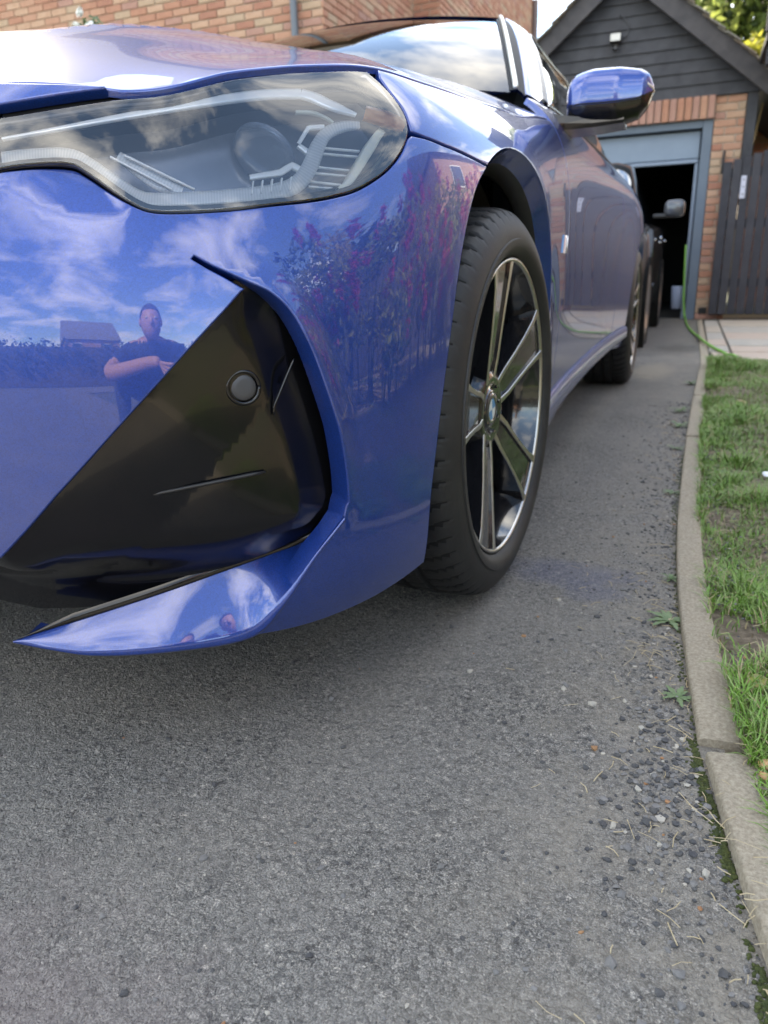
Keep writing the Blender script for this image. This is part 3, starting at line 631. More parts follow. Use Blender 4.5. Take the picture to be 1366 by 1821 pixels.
ribbon('reflector_bracket', [(531,256),(549,226),(577,224)], [7,8,6], .016, white_m, n=16, curve=False)
ribbon('reflector_bracket', [(531,257),(556,276)], [7,10], .018, white_m, n=8, curve=False)
ribbon('reflector_bracket', [(444,315),(500,306),(520,293),(533,300)], [9,10,12,10], .016, white_m, n=20, curve=False)
ribbon('brick_reflection_strip', [(649,200),(685,210),(720,224)], [24,27,22], .004, mat('painted_brick_reflection', (.40,.13,.025), .3, var=(.46,.17,.04), scale=30, coat=.4), n=20)  # amber strip added inside the lens, sunlit-brick reflection put into its colour
ribbon('green_guide', [(526,198),(556,199),(580,208),(593,217)], [5,5,4,3], .018, mat('green_guide', (.42,.47,.42), .3), n=16)
for x0, y0, x1, y1 in [(575,262,640,268),(572,272,637,278),(563,296,628,303),(560,307,624,313),(553,322,615,329),(549,331,608,336)]:
    ribbon('reflector_line', [(x0,y0),(x1,y1)], 2.4, .028, white_m, n=6, curve=False, nacross=1, bulge=0)
for i in range(5): ribbon('cooling_rib', [(448+i*17,345-i*2),(451+i*17,322-i*2)], 2.6, .012, white_m, n=4, curve=False, nacross=1, bulge=0)
for a, b in [((196,278),(306,336)),((222,276),(346,336))]: ribbon('guide_line', [a, b], 3.2, .016, white_m, n=8, curve=False, nacross=1, bulge=0)
fill = [(210,277),(235,292),(280,322),(325,338)]; ribbon('ribbed_reflector', fill, [16,26,28,14], .022, guide_m, n=30)
o, pc, pn, pe1, pe2 = disc_on(470, 272, .040, .034, .006, 'projector_lens', clear_mat('projector_glass', (.8,.83,.88), 1.5, haze=(.3,.33,.38,.25)), HL, 40)
# upper nose panel lying over the inner end of the lens
_lz0 = float(P3([px(0,152)])[0][2]); _lz1 = float(P3([px(0,190)])[0][2])
leaf_poly = np.vstack([smooth_line(pxl([(0,153),(60,154),(120,155.5),(186,159)]), 4), smooth_line(pxl([(190,161.5),(150,166),(90,175),(0,190)]), 4), [frontal(.52,_lz1), frontal(.47,_lz1+.002), frontal(.45,_lz0-.004), frontal(.52,_lz0)]])
panel('nose_panel', leaf_poly, MT['paint'], CAR, step=.008, extra_off=.004, bev=.002, depth=.010, mirror=True, gap=-.0005, edge_pts=.006)
# ------------------------------------------------------------------ car: arches, wheels, glass house, mirrors
def arch(poly_st, name, mirror_only=False):
    A = P3(poly_st, .001); cyz = A.mean(0)
    nA = len(A); c_ = np.array([0, 0, .331]); off = 0 if A[:, 1].mean() < 1 else RW
    rad = A-np.array([0, off, .331]); rad[:, 0] = 0; rad /= np.linalg.norm(rad, axis=1)[:, None]
    rows = [A, A+np.array([-.004,0,0])-rad*.002, A+np.array([-.026,0,0])-rad*.016, A+np.array([-.050,0,0])-rad*.030, A+np.array([-.055,0,0])-rad*.029, A+np.array([-.060,0,0])+rad*.02]
    V = np.vstack(rows); F = [(a*nA+i, (a+1)*nA+i, (a+1)*nA+i+1, a*nA+i+1) for a in range(len(rows)-1) for i in range(nA-1)]
    return both(name, V, F, [MT['paint'], MT['satin_black']], fmat=[0 if a < 2 else 1 for a in range(len(rows)-1) for i in range(nA-1)])  # inner rows black: dark reflection on the painted flange put into the colour
arch(np.array(ARCH_R), 'arch_lip'); arch(np.array(rarch), 'arch_lip')
arch(smooth_line(ARCH_F, 4), 'arch_lip')
for off in (0, RW):
    g = MB(); n = 40; ang = np.linspace(-.35, math.pi+.35, n); V = []
    for x, r in ((.80,.40),(.80,.395),(.70,.395),(.45,.39),(.45,.05)):
        V += [(x, off-r*math.cos(a), .331+r*math.sin(a)) for a in ang]
    F = [(a*n+i, a*n+i+1, (a+1)*n+i+1, (a+1)*n+i) for a in range(4) for i in range(n-1)]
    both('wheel_arch_liner', V, F, MT['liner'])
g = MB(); g.box((-.78,.42,.17),(.78,2.32,.24)); g.box((-.6,-.62,.19),(.6,.42,.26)); g.box((-.55,-.45,.26),(.55,.6,.62)); g.box((-.7,3.15,.24),(.7,3.6,.5)); g.box((-.70,.62,.24),(.70,2.3,.60)); g.build('underbody', MT['liner'], CAR)
# wheels
def lathe(prof, n, c, sgn=1):
    prof = np.asarray(prof); V = []; 
    for x, r in prof: V += [(c[0]+sgn*x, c[1]+r*math.cos(2*math.pi*i/n), c[2]+r*math.sin(2*math.pi*i/n)) for i in range(n)]
    F = [(a*n+i, a*n+(i+1)%n, (a+1)*n+(i+1)%n, (a+1)*n+i) for a in range(len(prof)-1) for i in range(n)]
    if sgn < 0: F = [f[::-1] for f in F]
    return V, F
disc_m = mat('brake_disc_steel', (.10,.10,.10), .35, metal=.9)
blue_m = mat('roundel_blue', (.02,.20,.48), .3, coat=1); white_e = mat('roundel_white', (.75,.76,.75), .3, coat=1)
def ty_prof():
    # (x outwards, radius) from inner bead to outer bead ; x=0 is the rim face
    return [(-.215,.252),(-.228,.270),(-.232,.295),(-.226,.315),(-.212,.3255),(-.196,.3290),(-.166,.3305),(-.163,.3235),(-.154,.3235),(-.151,.3308),(-.121,.3312),(-.118,.3240),(-.109,.3240),(-.106,.3312),(-.076,.3308),(-.073,.3238),(-.064,.3238),(-.061,.3300),(-.036,.3288),(-.022,.3270),(-.010,.3225),(-.002,.314),(.006,.302),(.011,.288),(.011,.280),(.0135,.279),(.0135,.270),(.009,.262),(.003,.2555),(-.004,.2515),(-.012,.2500)]
def make_wheel(Y, steer=0.0):
    W_ = empty('wheel', (.893, Y, 0), parent=CAR)
    n = 744; prof = ty_prof(); V, F = lathe(prof, n, (.893, Y, .331)); V = np.array(V).reshape(len(prof), n, 3)
    ctr = np.array([0, Y, .331])
    for k, (x, r) in enumerate(prof):          # shoulder sipes
        if 17 <= k <= 20 or 3 <= k <= 5:
            for i in range(n):
                ph = (i+(k-17)*2) % 12
                if ph < 2.0:
                    d = V[k, i]-ctr; d[0] = 0; V[k, i] -= d/np.linalg.norm(d)*.0036
        elif k in (9, 10, 13, 14):
            for i in range(n):
                if (i+2*k) % 12 < 1: d = V[k, i]-ctr; d[0] = 0; V[k, i] -= d/np.linalg.norm(d)*.003
    gv = np.zeros((len(prof), n), bool)
    for k in range(17, 21):
        gv[k] = ((np.arange(n)+(k-17)*2) % 12) < 2.0
    gv = gv.reshape(-1); mesh_obj('tyre', V.reshape(-1, 3), F, [MT['rubber'], MT['groove']], W_, True, [1 if (sum(gv[i] for i in f) >= 2) else 0 for f in F], sharp_angle=R(38))
    c = (.893, Y, .331)
    V, F = lathe([(-.001,.2490),(.0010,.2515),(.0014,.2480),(.0004,.2455),(-.004,.2440)], 120, c); mesh_obj('rim_lip', V, F, MT['silver'], W_, True)
    V, F = lathe([(-.003,.2441),(-.016,.240),(-.03,.232),(-.06,.226),(-.20,.224)], 96, c); mesh_obj('rim_barrel', V, F, MT['rim_black'], W_, True)
    V, F = lathe([(-.062,.0),(-.062,.17),(-.066,.172),(-.085,.172)], 64, c); mesh_obj('brake_disc', V, F, disc_m, W_, True)
    V, F = lathe([(-.10,.0),(-.10,.228)], 48, c); mesh_obj('backing_plate', V, F, MT['liner'], W_, True)
    # hub
    V, F = lathe([(-.030,.0),(-.030,.029),(-.0285,.031),(-.031,.034),(-.036,.036),(-.028,.052),(-.030,.066),(-.05,.075)], 60, c); hub = mesh_obj('hub', V, F, MT['rim_black'], W_, True)
    # roundel cap: black ring, four quarters
    q0 = R(8)
    for kq in range(4):
        a = np.linspace(kq*math.pi/2, (kq+1)*math.pi/2, 10)+q0
        V = [(c[0]-.0285, Y, .331)]+[(c[0]-.0285, Y+.0185*math.cos(t), .331+.0185*math.sin(t)) for t in a]
        mesh_obj('roundel_quarter', V, [(0, i, i+1) for i in range(1, 10)], (blue_m, white_e)[kq % 2], hub)
    V, F = lathe([(-.0288,.0185),(-.0279,.0195),(-.0279,.028),(-.0292,.029)], 48, c); mesh_obj('roundel_ring', V, F, mat('roundel_ring', (.03,.03,.035), .25, coat=1), hub, True)
    for kb in range(5):
        a = R(90+72*kb+36+10); p = np.array([c[0]-.034, Y+.048*math.cos(a), .331+.048*math.sin(a)]); V, F = lathe([(0,.0),(.003,.005),(0,.0085),(-.01,.0095)], 6, p); mesh_obj('wheel_bolt', V, F, MT['satin_black'], hub, False)
    # five double spokes
    for kb, deg in enumerate((100, 28, -44, -116, 172)):
        a = R(deg); er = np.array([0, math.cos(a), math.sin(a)]); et = np.array([0, -math.sin(a), math.cos(a)]); ex = np.array([1.0,0,0])
        g = MB()
        def at(r, o, dx): return np.array(c)+er*r+et*o+ex*dx
        def bar(st, w, m_face):
            k = len(st); P = []
            for (r, o, dx), w_ in zip(st, w): P += [at(r, o-w_/2, dx), at(r, o+w_/2, dx), at(r, o+w_/2*1.15, dx-.045), at(r, o-w_/2*1.15, dx-.045), at(r, o-w_/2+.0012, dx+.0012), at(r, o+w_/2-.0012, dx+.0012)]
            f = []; m = []
            for i in range(k-1):
                b, d = i*6, (i+1)*6
                f += [(b+4, b+5, d+5, d+4), (b+5, b+1, d+1, d+5), (b, b+4, d+4, d), (b+1, b+2, d+2, d+1), (b+3, b, d, d+3)]; m += [m_face, m_face, m_face, 0, 0]
            f += [(0,3,2,1,5,4), tuple((k-1)*6+q for q in (4,5,1,2,3,0))]; m += [0, m_face]
            base = len(g.v); g.v += [tuple(p) for p in P]; g.f += [tuple(q+base for q in ff) for ff in f]; g.m += m
        for sg in (1, -1):
            bar([(.044, sg*.019, -.031), (.085, sg*.0265, -.024), (.130, sg*.0290, -.017), (.175, sg*.0335, -.010), (.215, sg*.0395, -.004), (.2445, sg*.047, -.0005)], [.013,.010,.0085,.009,.0115,.017], 1)
        # recessed black floor between the two bars
        bar([(.05, 0, -.036), (.085, 0, -.0285), (.13, 0, -.0215), (.175, 0, -.0145), (.215, 0, -.009), (.243, 0, -.006)], [.032,.049,.054,.063,.074,.088], 0)
        g.build('spoke', [MT['rim_black'], MT['silver']], W_, False)
    return W_
def mirror_tree(o, name):
    c = o.copy(); COL.objects.link(c); c.scale = (-1,1,1); c.location = (-o.location[0], o.location[1], o.location[2]); c.parent = o.parent; ORG[c.name] = ORG[o.name]*np.array([-1,1,1])
    def kids(a, b):
        for ch in list(a.children):
            if ch.name == c.name: continue
            d = ch.copy(); COL.objects.link(d); d.parent = b; kids(ch, d)
    kids(o, c); return c
WF = make_wheel(0.0); mirror_tree(WF, 'wheel')
WR = WF.copy(); COL.objects.link(WR); WR.parent = CAR; WR.location = (.903, RW-1.4, 0); ORG[WR.name] = np.array([.903, RW, 0])
def _kids(a, b):
    for ch in list(a.children):
        d = ch.copy(); COL.objects.link(d); d.parent = b; _kids(ch, d)
_kids(WF, WR); mirror_tree(WR, 'wheel')
WF.rotation_euler.z = R(-2.6); WF.location[0] -= .004; bpy.data.objects['wheel.001'].rotation_euler.z = R(-2.6)

# ---- side skirt
ys = np.linspace(.44, 2.33, 30); sk = []
for y in ys:
    z1 = np.interp(y, [.44,.72,1.8,2.33],[.255,.262,.30,.315]); z0 = np.interp(y, [.44,.7,1.85,2.33],[.178,.196,.236,.26]); x1 = float(S0(*[np.array(q) for q in side(y, z1)])[0])
    sk.append([(x1-.01,y,z1+.004),(x1+.006,y,z1),(x1+.012,y,z1-.012),(x1+.012,y,z0+.012),(x1+.004,y,z0),(x1-.05,y,z0-.004),(x1-.12,y,z0+.02)])
sk = np.array(sk); m_ = sk.shape[1]; V = sk.reshape(-1, 3); F = [(i*m_+j, (i+1)*m_+j, (i+1)*m_+j+1, i*m_+j+1) for i in range(len(ys)-1) for j in range(m_-1)]+[tuple(range(m_))]
both('side_skirt', V, [f[::-1] for f in F], MT['paint'], sharp_angle=R(35))

# ---- glass house
def curve(pts, n, extra=4): return even(smooth_line(np.array(pts, float), extra), n)
NB = 24
ws_bot = np.array([(x, .705-.17*(1-(x/.735)**2), .968+.032*(1-(x/.735)**2)) for x in np.linspace(-.735, .735, 41)])
ws_top = np.array([(x, 1.47-.10*(1-(x/.505)**2), 1.342+.026*(1-(x/.505)**2)) for x in np.linspace(-.505, .505, 41)])
rowsW = [ws_bot*(1-q)+ws_top*q+np.array([0,-.02,.03])*(4*q*(1-q)) for q in np.linspace(0, 1, 14)]
V = np.vstack(rowsW); F = [(a*41+i, a*41+i+1, (a+1)*41+i+1, (a+1)*41+i) for a in range(13) for i in range(40)]
glass_m = clear_mat('window_glass', (.55,.62,.60), 1.45)
mesh_obj('windscreen', V, F, glass_m, CAR, True)
ws_edge = np.array([r[-1] for r in rowsW])
rail_o = even(smooth_line(np.array([(.785,.82,.945),(.735,1.0,1.06),(.68,1.18,1.165),(.615,1.38,1.262),(.583,1.56,1.312),(.575,1.75,1.322),(.590,2.0,1.308),(.610,2.2,1.288),(.60,2.5,1.235),(.60,2.8,1.16),(.63,3.05,1.06),(.66,3.2,.99)]), 5), 80)
rail_i = even(smooth_line(np.array([(.752,.72,.966),(.706,.88,1.070),(.648,1.07,1.180),(.583,1.27,1.276),(.520,1.45,1.344),(.518,1.6,1.366),(.530,1.75,1.362),(.555,2.0,1.345),(.580,2.2,1.324),(.57,2.5,1.275),(.565,2.8,1.20),(.59,3.05,1.095),(.625,3.2,1.02)]), 5), 80)
def loft(name, curves, m, smooth=True, **kw):
    k = len(curves[0]); V = np.vstack(curves); F = [(a*k+i, (a+1)*k+i, (a+1)*k+i+1, a*k+i+1) for a in range(len(curves)-1) for i in range(k-1)]
    return both(name, V, F, m, smooth=smooth, **kw)
mid = (rail_o+rail_i)/2; nv = np.cross(np.gradient(mid, axis=0), rail_i-rail_o); nv /= np.linalg.norm(nv, axis=1)[:, None]
if nv[:, 2].mean() < 0: nv = -nv
loft('pillar', [rail_o-nv*.014, rail_o-nv*.003, rail_o, rail_o*.75+rail_i*.25+nv*.004, mid+nv*.005, rail_i*.75+rail_o*.25+nv*.004, rail_i+nv*.001, rail_i-nv*.010], MT['paint'])
we = ws_edge+np.array([.003,0,.004]); k_ = 60
we2 = even(we, 60)
_ki = int(np.argmin(np.abs(rail_i[:,1]-1.46))); rin = even(rail_i[:_ki+1], 60)
loft('windscreen_seal', [we2+np.array([-.022,-.004,.003]), we2+np.array([-.004,0,.004]), rin+np.array([0,0,-.004])], MT['trim_rubber'])
tube_obj('windscreen_trim', we2+np.array([-.008,-.003,.008]), .0065, mat('bright_trim', (.72,.70,.62), .3, metal=.5))
roof_rows = []
for q in np.linspace(0, 1, 9):
    r = rail_i[_ki:]*1.0; x = r[:, 0]*(1-q); roof_rows.append(np.stack([x, r[:, 1]-.10*(1-(1-q)**2)*np.clip((2.2-r[:,1])/.8,0,1), r[:, 2]+.028*(1-(1-q)**2)], -1))
loft('roof', roof_rows, MT['paint'])
hd = even(ws_top[20:], 9)
# belt trim and side glass
belt = np.array([S0(*[np.array(q) for q in ((side(y, .8)[0]), t_top)]) for y in np.linspace(.80, 3.15, 60)])+np.array([-.012,0,.004])
ro = np.stack([np.interp(np.linspace(.82, 3.15, 60), rail_o[:, 1], rail_o[:, k]) for k in range(3)], -1)
sg_rows = [belt+np.array([-.004,0,-.03]), belt*.75+ro*.25+np.array([.012,0,0]), belt*.5+ro*.5+np.array([.015,0,0]), belt*.25+ro*.75+np.array([.009,0,0]), ro+np.array([-.012,0,-.004])]
loft('side_window', sg_rows, clear_mat('side_window_glass', (.22,.25,.25), 1.6))
bt = even(smooth_line(np.vstack([belt+np.array([.004,0,.004])])[::6], 3), 50); tube_obj('window_trim', bt, .008, MT['gloss_black'])
tube_obj('window_trim', even(ro+np.array([.0,0,-.006]), 50), .009, MT['gloss_black'])
# cabin: dashboard and seats seen through the glass
cab = mat('cabin_trim', (.02,.02,.022), .7)
g = MB(); g.box((-.66,.95,.55),(.66,1.3,.93), bev=.05)
for x in (-.38,.38): g.box((x-.24,1.75,.5),(x+.24,2.0,1.02), bev=.06); g.box((x-.13,1.85,1.03),(x+.13,1.95,1.22), bev=.04)
g.box((-.62,2.6,.5),(.62,2.85,1.0), bev=.05); g.build('cabin', cab, CAR)
g = MB(); g.box((-.70,.62,.60),(.70,.95,.86)); g.build('scuttle', MT['liner'], CAR)
g = MB(); g.box((-.11,1.28,1.26),(.11,1.40,1.325), bev=.015); g.build('mirror_sensor_housing', cab, CAR)
# ---- door mirror
MIR = empty('door_mirror', (.79,.80,.92), parent=CAR)
def mir_section(x):
    u = np.clip((x-.838)/(1.036-.838), 0, 1)
    top = np.interp(u, [0,.04,.12,.3,.6,.85,.95,1], [.988,1.006,1.016,1.023,1.021,1.012,1.000,.975])+0*u
    bot = np.interp(u, [0,.1,.3,.6,.85,.95,1], [.912,.900,.894,.894,.908,.930,.960])
    d = np.interp(u, [0,.05,.2,.6,.9,1], [.040,.056,.066,.064,.045,.012])
    return top, bot, d
xs = np.r_[np.linspace(.838,.86,5), np.linspace(.87,1.0,14), np.linspace(1.006,1.0365,9)]; n = 40; V = []; 
for x in xs:
    tp, bt_, d = mir_section(x); cz, hz = (tp+bt_)/2, (tp-bt_)/2
    for i in range(n):
        a = 2*math.pi*i/n; ca, sa = math.cos(a), math.sin(a); ex_ = .62
        V.append((x, .80+.03+.10*(x-.838)*0+d*np.sign(ca)*abs(ca)**(.75 if ca < 0 else .4)*(1 if ca < 0 else .55), cz+hz*np.sign(sa)*abs(sa)**ex_))
V = np.array(V); F = [(a*n+i, a*n+(i+1)%n, (a+1)*n+(i+1)%n, (a+1)*n+i) for a in range(len(xs)-1) for i in range(n)]+[tuple(range(n))[::-1], tuple((len(xs)-1)*n+i for i in range(n))]
FM = []
for f in F:
    zc = V[list(f)].mean(0); tp, bt_, d = mir_section(zc[0]); FM.append(0 if zc[2] > bt_+.36*(tp-bt_) else 1)
both_m = mesh_obj('mirror_cap', V, [f[::-1] for f in F], [MT['paint'], MT['gloss_black']], MIR, True, FM)
tube_obj('mirror_seam', np.array([(x, .80+.029-mir_section(x)[2]*.985, mir_section(x)[1]+.36*(mir_section(x)[0]-mir_section(x)[1])) for x in np.linspace(.842,1.03,24)]), .0016, MT['trim_rubber'], MIR, mirror=False)
tube_obj('mirror_indicator', np.array([(1.008,.793,.978),(1.022,.80,.976),(1.032,.812,.970),(1.036,.828,.962)]), .0035, mat('indicator_lens', (.6,.5,.42), .15, coat=1), MIR, mirror=False)
g = MB(); sec = []
for x, z0, z1, y0, y1 in [(.765,.880,.938,.76,.86),(.80,.884,.928,.765,.865),(.84,.886,.920,.77,.88),(.90,.887,.912,.78,.88),(.975,.893,.912,.79,.88)]:
    sec.append([(x,y0,z0+.003),(x,y0-.003,(z0+z1)/2),(x,y0,z1),(x,y1,z1),(x,y1,z0)])
sec = np.array(sec); m_ = 5; V = sec.reshape(-1, 3); F = [(i*m_+j, i*m_+(j+1)%m_, (i+1)*m_+(j+1)%m_, (i+1)*m_+j) for i in range(4) for j in range(m_)]+[tuple(range(m_))[::-1], tuple(4*m_+j for j in range(m_))]
mesh_obj('mirror_arm', V, F, MT['gloss_black'], MIR)
mirror_tree(MIR, 'door_mirror')
# ---- badge on the wing: chrome plate with the slanted stripes and letter
def wing_plate(Y0, Y1, z0, z1, off, slant, name, m, parent):
    V = []; 
    for d in (0, off):
        for (y, z) in ((Y0,z0),(Y1,z0),(Y1+slant,z1),(Y0+slant,z1)):
            a = np.array(side(y, z)); V.append(S(a[0], a[1])+NS(a[0], a[1])*d)
    return mesh_obj(name, V, [(4,5,6,7),(0,1,5,4),(1,2,6,5),(2,3,7,6),(3,0,4,7)], m, parent)
BDG = empty('badge', (.9,.56,.62), parent=CAR)
# ------------------------------------------------------------------ ground
def asphalt_mat():
    m = bpy.data.materials.new('old_asphalt'); m.use_nodes = True; t = m.node_tree; b = t.nodes['Principled BSDF']; b.inputs['Roughness'].default_value = .88; b.inputs['Specular IOR Level'].default_value = .35
    c = N(t, 'ShaderNodeTexCoord'); L = t.links.new
    wn = N(t, 'ShaderNodeTexNoise'); wn.inputs['Scale'].default_value = 90; wn.inputs['Detail'].default_value = 3; L(c.outputs['Object'], wn.inputs['Vector'])
    wm = N(t, 'ShaderNodeMix', data_type='RGBA', blend_type='LINEAR_LIGHT'); wm.inputs[0].default_value = .006; L(c.outputs['Object'], wm.inputs[6]); L(wn.outputs['Color'], wm.inputs[7])
    def vor(sc, feat='F1'):
        v = N(t, 'ShaderNodeTexVoronoi', feature=feat); v.inputs['Scale'].default_value = sc; L(wm.outputs[2], v.inputs['Vector']); return v
    v1 = vor(170); v2 = vor(380); v3 = vor(170, 'DISTANCE_TO_EDGE')
    def ramp(src, stops):
        r = N(t, 'ShaderNodeValToRGB'); e = r.color_ramp.elements
        while len(e) < len(stops): e.new(.5)
        for el, (p, col) in zip(e, stops): el.position = p; el.color = (*col, 1)
        L(src, r.inputs[0]); return r
    s1 = N(t, 'ShaderNodeSeparateColor'); L(v1.outputs['Color'], s1.inputs[0]); s2 = N(t, 'ShaderNodeSeparateColor'); L(v2.outputs['Color'], s2.inputs[0])
    r1 = ramp(s1.outputs[0], [(0,(.055,.055,.058)),(.35,(.15,.144,.137)),(.7,(.20,.192,.18)),(.95,(.235,.225,.21)),(.992,(.31,.29,.265))])
    r2 = ramp(s2.outputs[1], [(0,(.06,.059,.059)),(.5,(.17,.163,.155)),(.9,(.23,.22,.205)),(.985,(.30,.28,.255))])
    mx = N(t, 'ShaderNodeMix', data_type='RGBA'); L(r1.outputs[0], mx.inputs[6]); L(r2.outputs[0], mx.inputs[7])
    nm = N(t, 'ShaderNodeTexNoise'); nm.inputs['Scale'].default_value = 60; nm.inputs['Detail'].default_value = 4; L(c.outputs['Object'], nm.inputs['Vector'])
    mr = N(t, 'ShaderNodeMapRange'); mr.inputs[1].default_value = .4; mr.inputs[2].default_value = .6; L(nm.outputs[0], mr.inputs[0]); L(mr.outputs[0], mx.inputs[0])
    fg = N(t, 'ShaderNodeTexNoise'); fg.inputs['Scale'].default_value = 520; fg.inputs['Detail'].default_value = 3; fg.inputs['Roughness'].default_value = .8; L(c.outputs['Object'], fg.inputs['Vector'])
    fr_ = ramp(fg.outputs[0], [(.32,(.30,.30,.31)),(.5,(.98,.97,.94)),(.64,(2.0,1.92,1.8))]); mf = N(t, 'ShaderNodeMix', data_type='RGBA', blend_type='MULTIPLY'); mf.inputs[0].default_value = 1.0; L(mx.outputs[2], mf.inputs[6]); L(fr_.outputs[0], mf.inputs[7]); mx = mf
    pn = N(t, 'ShaderNodeTexNoise'); pn.inputs['Scale'].default_value = 130; pn.inputs['Detail'].default_value = 4; L(c.outputs['Object'], pn.inputs['Vector'])
    pr_ = ramp(pn.outputs[0], [(.35,(.30,.30,.32)),(.44,(1,1,1)),(.60,(1,1,1)),(.70,(1.6,1.55,1.46))]); mf2 = N(t, 'ShaderNodeMix', data_type='RGBA', blend_type='MULTIPLY'); mf2.inputs[0].default_value = .9; L(mx.outputs[2], mf2.inputs[6]); L(pr_.outputs[0], mf2.inputs[7]); mx = mf2
    # pits between the stones
    pit = ramp(v3.outputs['Distance'], [(0,(.35,.35,.35)),(.10,(1,1,1))]); mp = N(t, 'ShaderNodeMix', data_type='RGBA', blend_type='MULTIPLY'); mp.inputs[0].default_value = .7
    L(mx.outputs[2], mp.inputs[6]); L(pit.outputs[0], mp.inputs[7])
    # dust and wear, broad
    n2 = N(t, 'ShaderNodeTexNoise'); n2.inputs['Scale'].default_value = 3.2; n2.inputs['Detail'].default_value = 7; n2.inputs['Roughness'].default_value = .62; L(c.outputs['Object'], n2.inputs['Vector'])
    d1 = ramp(n2.outputs[0], [(.38,(0,0,0)),(.68,(.55,.55,.55))]); md = N(t, 'ShaderNodeMix', data_type='RGBA'); L(d1.outputs[0], md.inputs[0]); L(mp.outputs[2], md.inputs[6]); md.inputs[7].default_value = (.225,.208,.185,1)
    # soil washed along the kerb and a few tinted patches with a place of their own
    sx = N(t, 'ShaderNodeSeparateXYZ'); L(c.outputs['Object'], sx.inputs[0])
    kx = N(t, 'ShaderNodeMapRange'); kx.inputs[1].default_value = .93; kx.inputs[2].default_value = 1.2; kx.inputs[3].default_value = 0; kx.inputs[4].default_value = .8; L(sx.outputs[0], kx.inputs[0])
    n3 = N(t, 'ShaderNodeTexNoise'); n3.inputs['Scale'].default_value = 14; n3.inputs['Detail'].default_value = 8; n3.inputs['Roughness'].default_value = .7; L(c.outputs['Object'], n3.inputs['Vector'])
    k2 = N(t, 'ShaderNodeMath', operation='MULTIPLY'); L(kx.outputs[0], k2.inputs[0]); n3r = N(t, 'ShaderNodeMapRange'); n3r.inputs[1].default_value = .38; n3r.inputs[2].default_value = .62; L(n3.outputs[0], n3r.inputs[0]); L(n3r.outputs[0], k2.inputs[1])
    mk = N(t, 'ShaderNodeMix', data_type='RGBA'); L(k2.outputs[0], mk.inputs[0]); L(md.outputs[2], mk.inputs[6]); mk.inputs[7].default_value = (.235,.208,.168,1); last = mk
    for (x, y, rx, ry, col, a) in [(.985,.10,.15,.07,(.07,.085,.17),.32),(1.05,.02,.06,.05,(.07,.085,.17),.25),(.99,3.27,.13,.42,(.30,.26,.20),.7),(.62,-1.02,.32,.18,(.20,.165,.155),.5),(1.12,4.6,.2,.35,(.07,.068,.06),.5)]:
        dvv = N(t, 'ShaderNodeVectorMath', operation='SUBTRACT'); dvv.inputs[1].default_value = (x, y, 0); L(c.outputs['Object'], dvv.inputs[0]); dd = N(t, 'ShaderNodeVectorMath', operation='MULTIPLY'); dd.inputs[1].default_value = (1/rx, 1/ry, 0); L(dvv.outputs[0], dd.inputs[0])
        ln = N(t, 'ShaderNodeVectorMath', operation='LENGTH'); L(dd.outputs[0], ln.inputs[0]); ad = N(t, 'ShaderNodeMath', operation='ADD'); L(ln.outputs[1], ad.inputs[0]); nn_ = N(t, 'ShaderNodeMath', operation='MULTIPLY_ADD'); nn_.inputs[1].default_value = 1.6; nn_.inputs[2].default_value = -.8; L(n3.outputs[0], nn_.inputs[0]); L(nn_.outputs[0], ad.inputs[1])
        fr = N(t, 'ShaderNodeMapRange'); fr.inputs[1].default_value = .5; fr.inputs[2].default_value = 1.1; fr.inputs[3].default_value = a; fr.inputs[4].default_value = 0; L(ad.outputs[0], fr.inputs[0])
        ms = N(t, 'ShaderNodeMix', data_type='RGBA'); L(fr.outputs[0], ms.inputs[0]); L(last.outputs[2], ms.inputs[6]); ms.inputs[7].default_value = (*col, 1); last = ms
    L(last.outputs[2], b.inputs['Base Color'])
    # relief
    h1 = ramp(v1.outputs['Distance'], [(0,(1,1,1)),(.55,(.0,.0,.0))]); h2 = ramp(v2.outputs['Distance'], [(0,(1,1,1)),(.6,(0,0,0))])
    a1 = N(t, 'ShaderNodeMath', operation='MULTIPLY'); L(h1.outputs[0], a1.inputs[0]); L(s1.outputs[2], a1.inputs[1])
    a2 = N(t, 'ShaderNodeMath', operation='MULTIPLY_ADD'); L(h2.outputs[0], a2.inputs[0]); a2.inputs[1].default_value = .4; L(a1.outputs[0], a2.inputs[2])
    a3 = N(t, 'ShaderNodeMath', operation='MULTIPLY_ADD'); L(n3.outputs[0], a3.inputs[0]); a3.inputs[1].default_value = .5; L(a2.outputs[0], a3.inputs[2])
    bp = N(t, 'ShaderNodeBump'); bp.inputs['Strength'].default_value = .9; bp.inputs['Distance'].default_value = .0035; L(a3.outputs[0], bp.inputs['Height']); L(bp.outputs[0], b.inputs['Normal'])
    return m
MT['asphalt'] = asphalt_mat()
MT['soil'] = mat('garden_soil', (.10,.075,.05), .95, var=(.27,.215,.15), scale=55, bump=1.0, bump_scale=160, lo=.36, hi=.64, detail=9)
MT['concrete'] = mat('kerb_concrete', (.27,.225,.165), .9, var=(.46,.395,.30), scale=210, bump=.6, bump_scale=420, detail=9, lo=.35, hi=.65)
MT['moss'] = mat('moss', (.035,.05,.012), .95, var=(.085,.10,.025), scale=120, bump=.6, bump_scale=300)
def sheet(name, poly, z, m, kind='structure', sub=None):
    V = [(x, y, z) for x, y in poly]; return tag(mesh_obj(name, V, [tuple(range(len(V)))], m, origin=(0,0,0)), kind=kind)
sheet('ground', [(-300,-300),(300,-300),(300,300),(-300,300)], -.03, mat('field', (.08,.09,.045), .95, var=(.13,.12,.07), scale=.6))
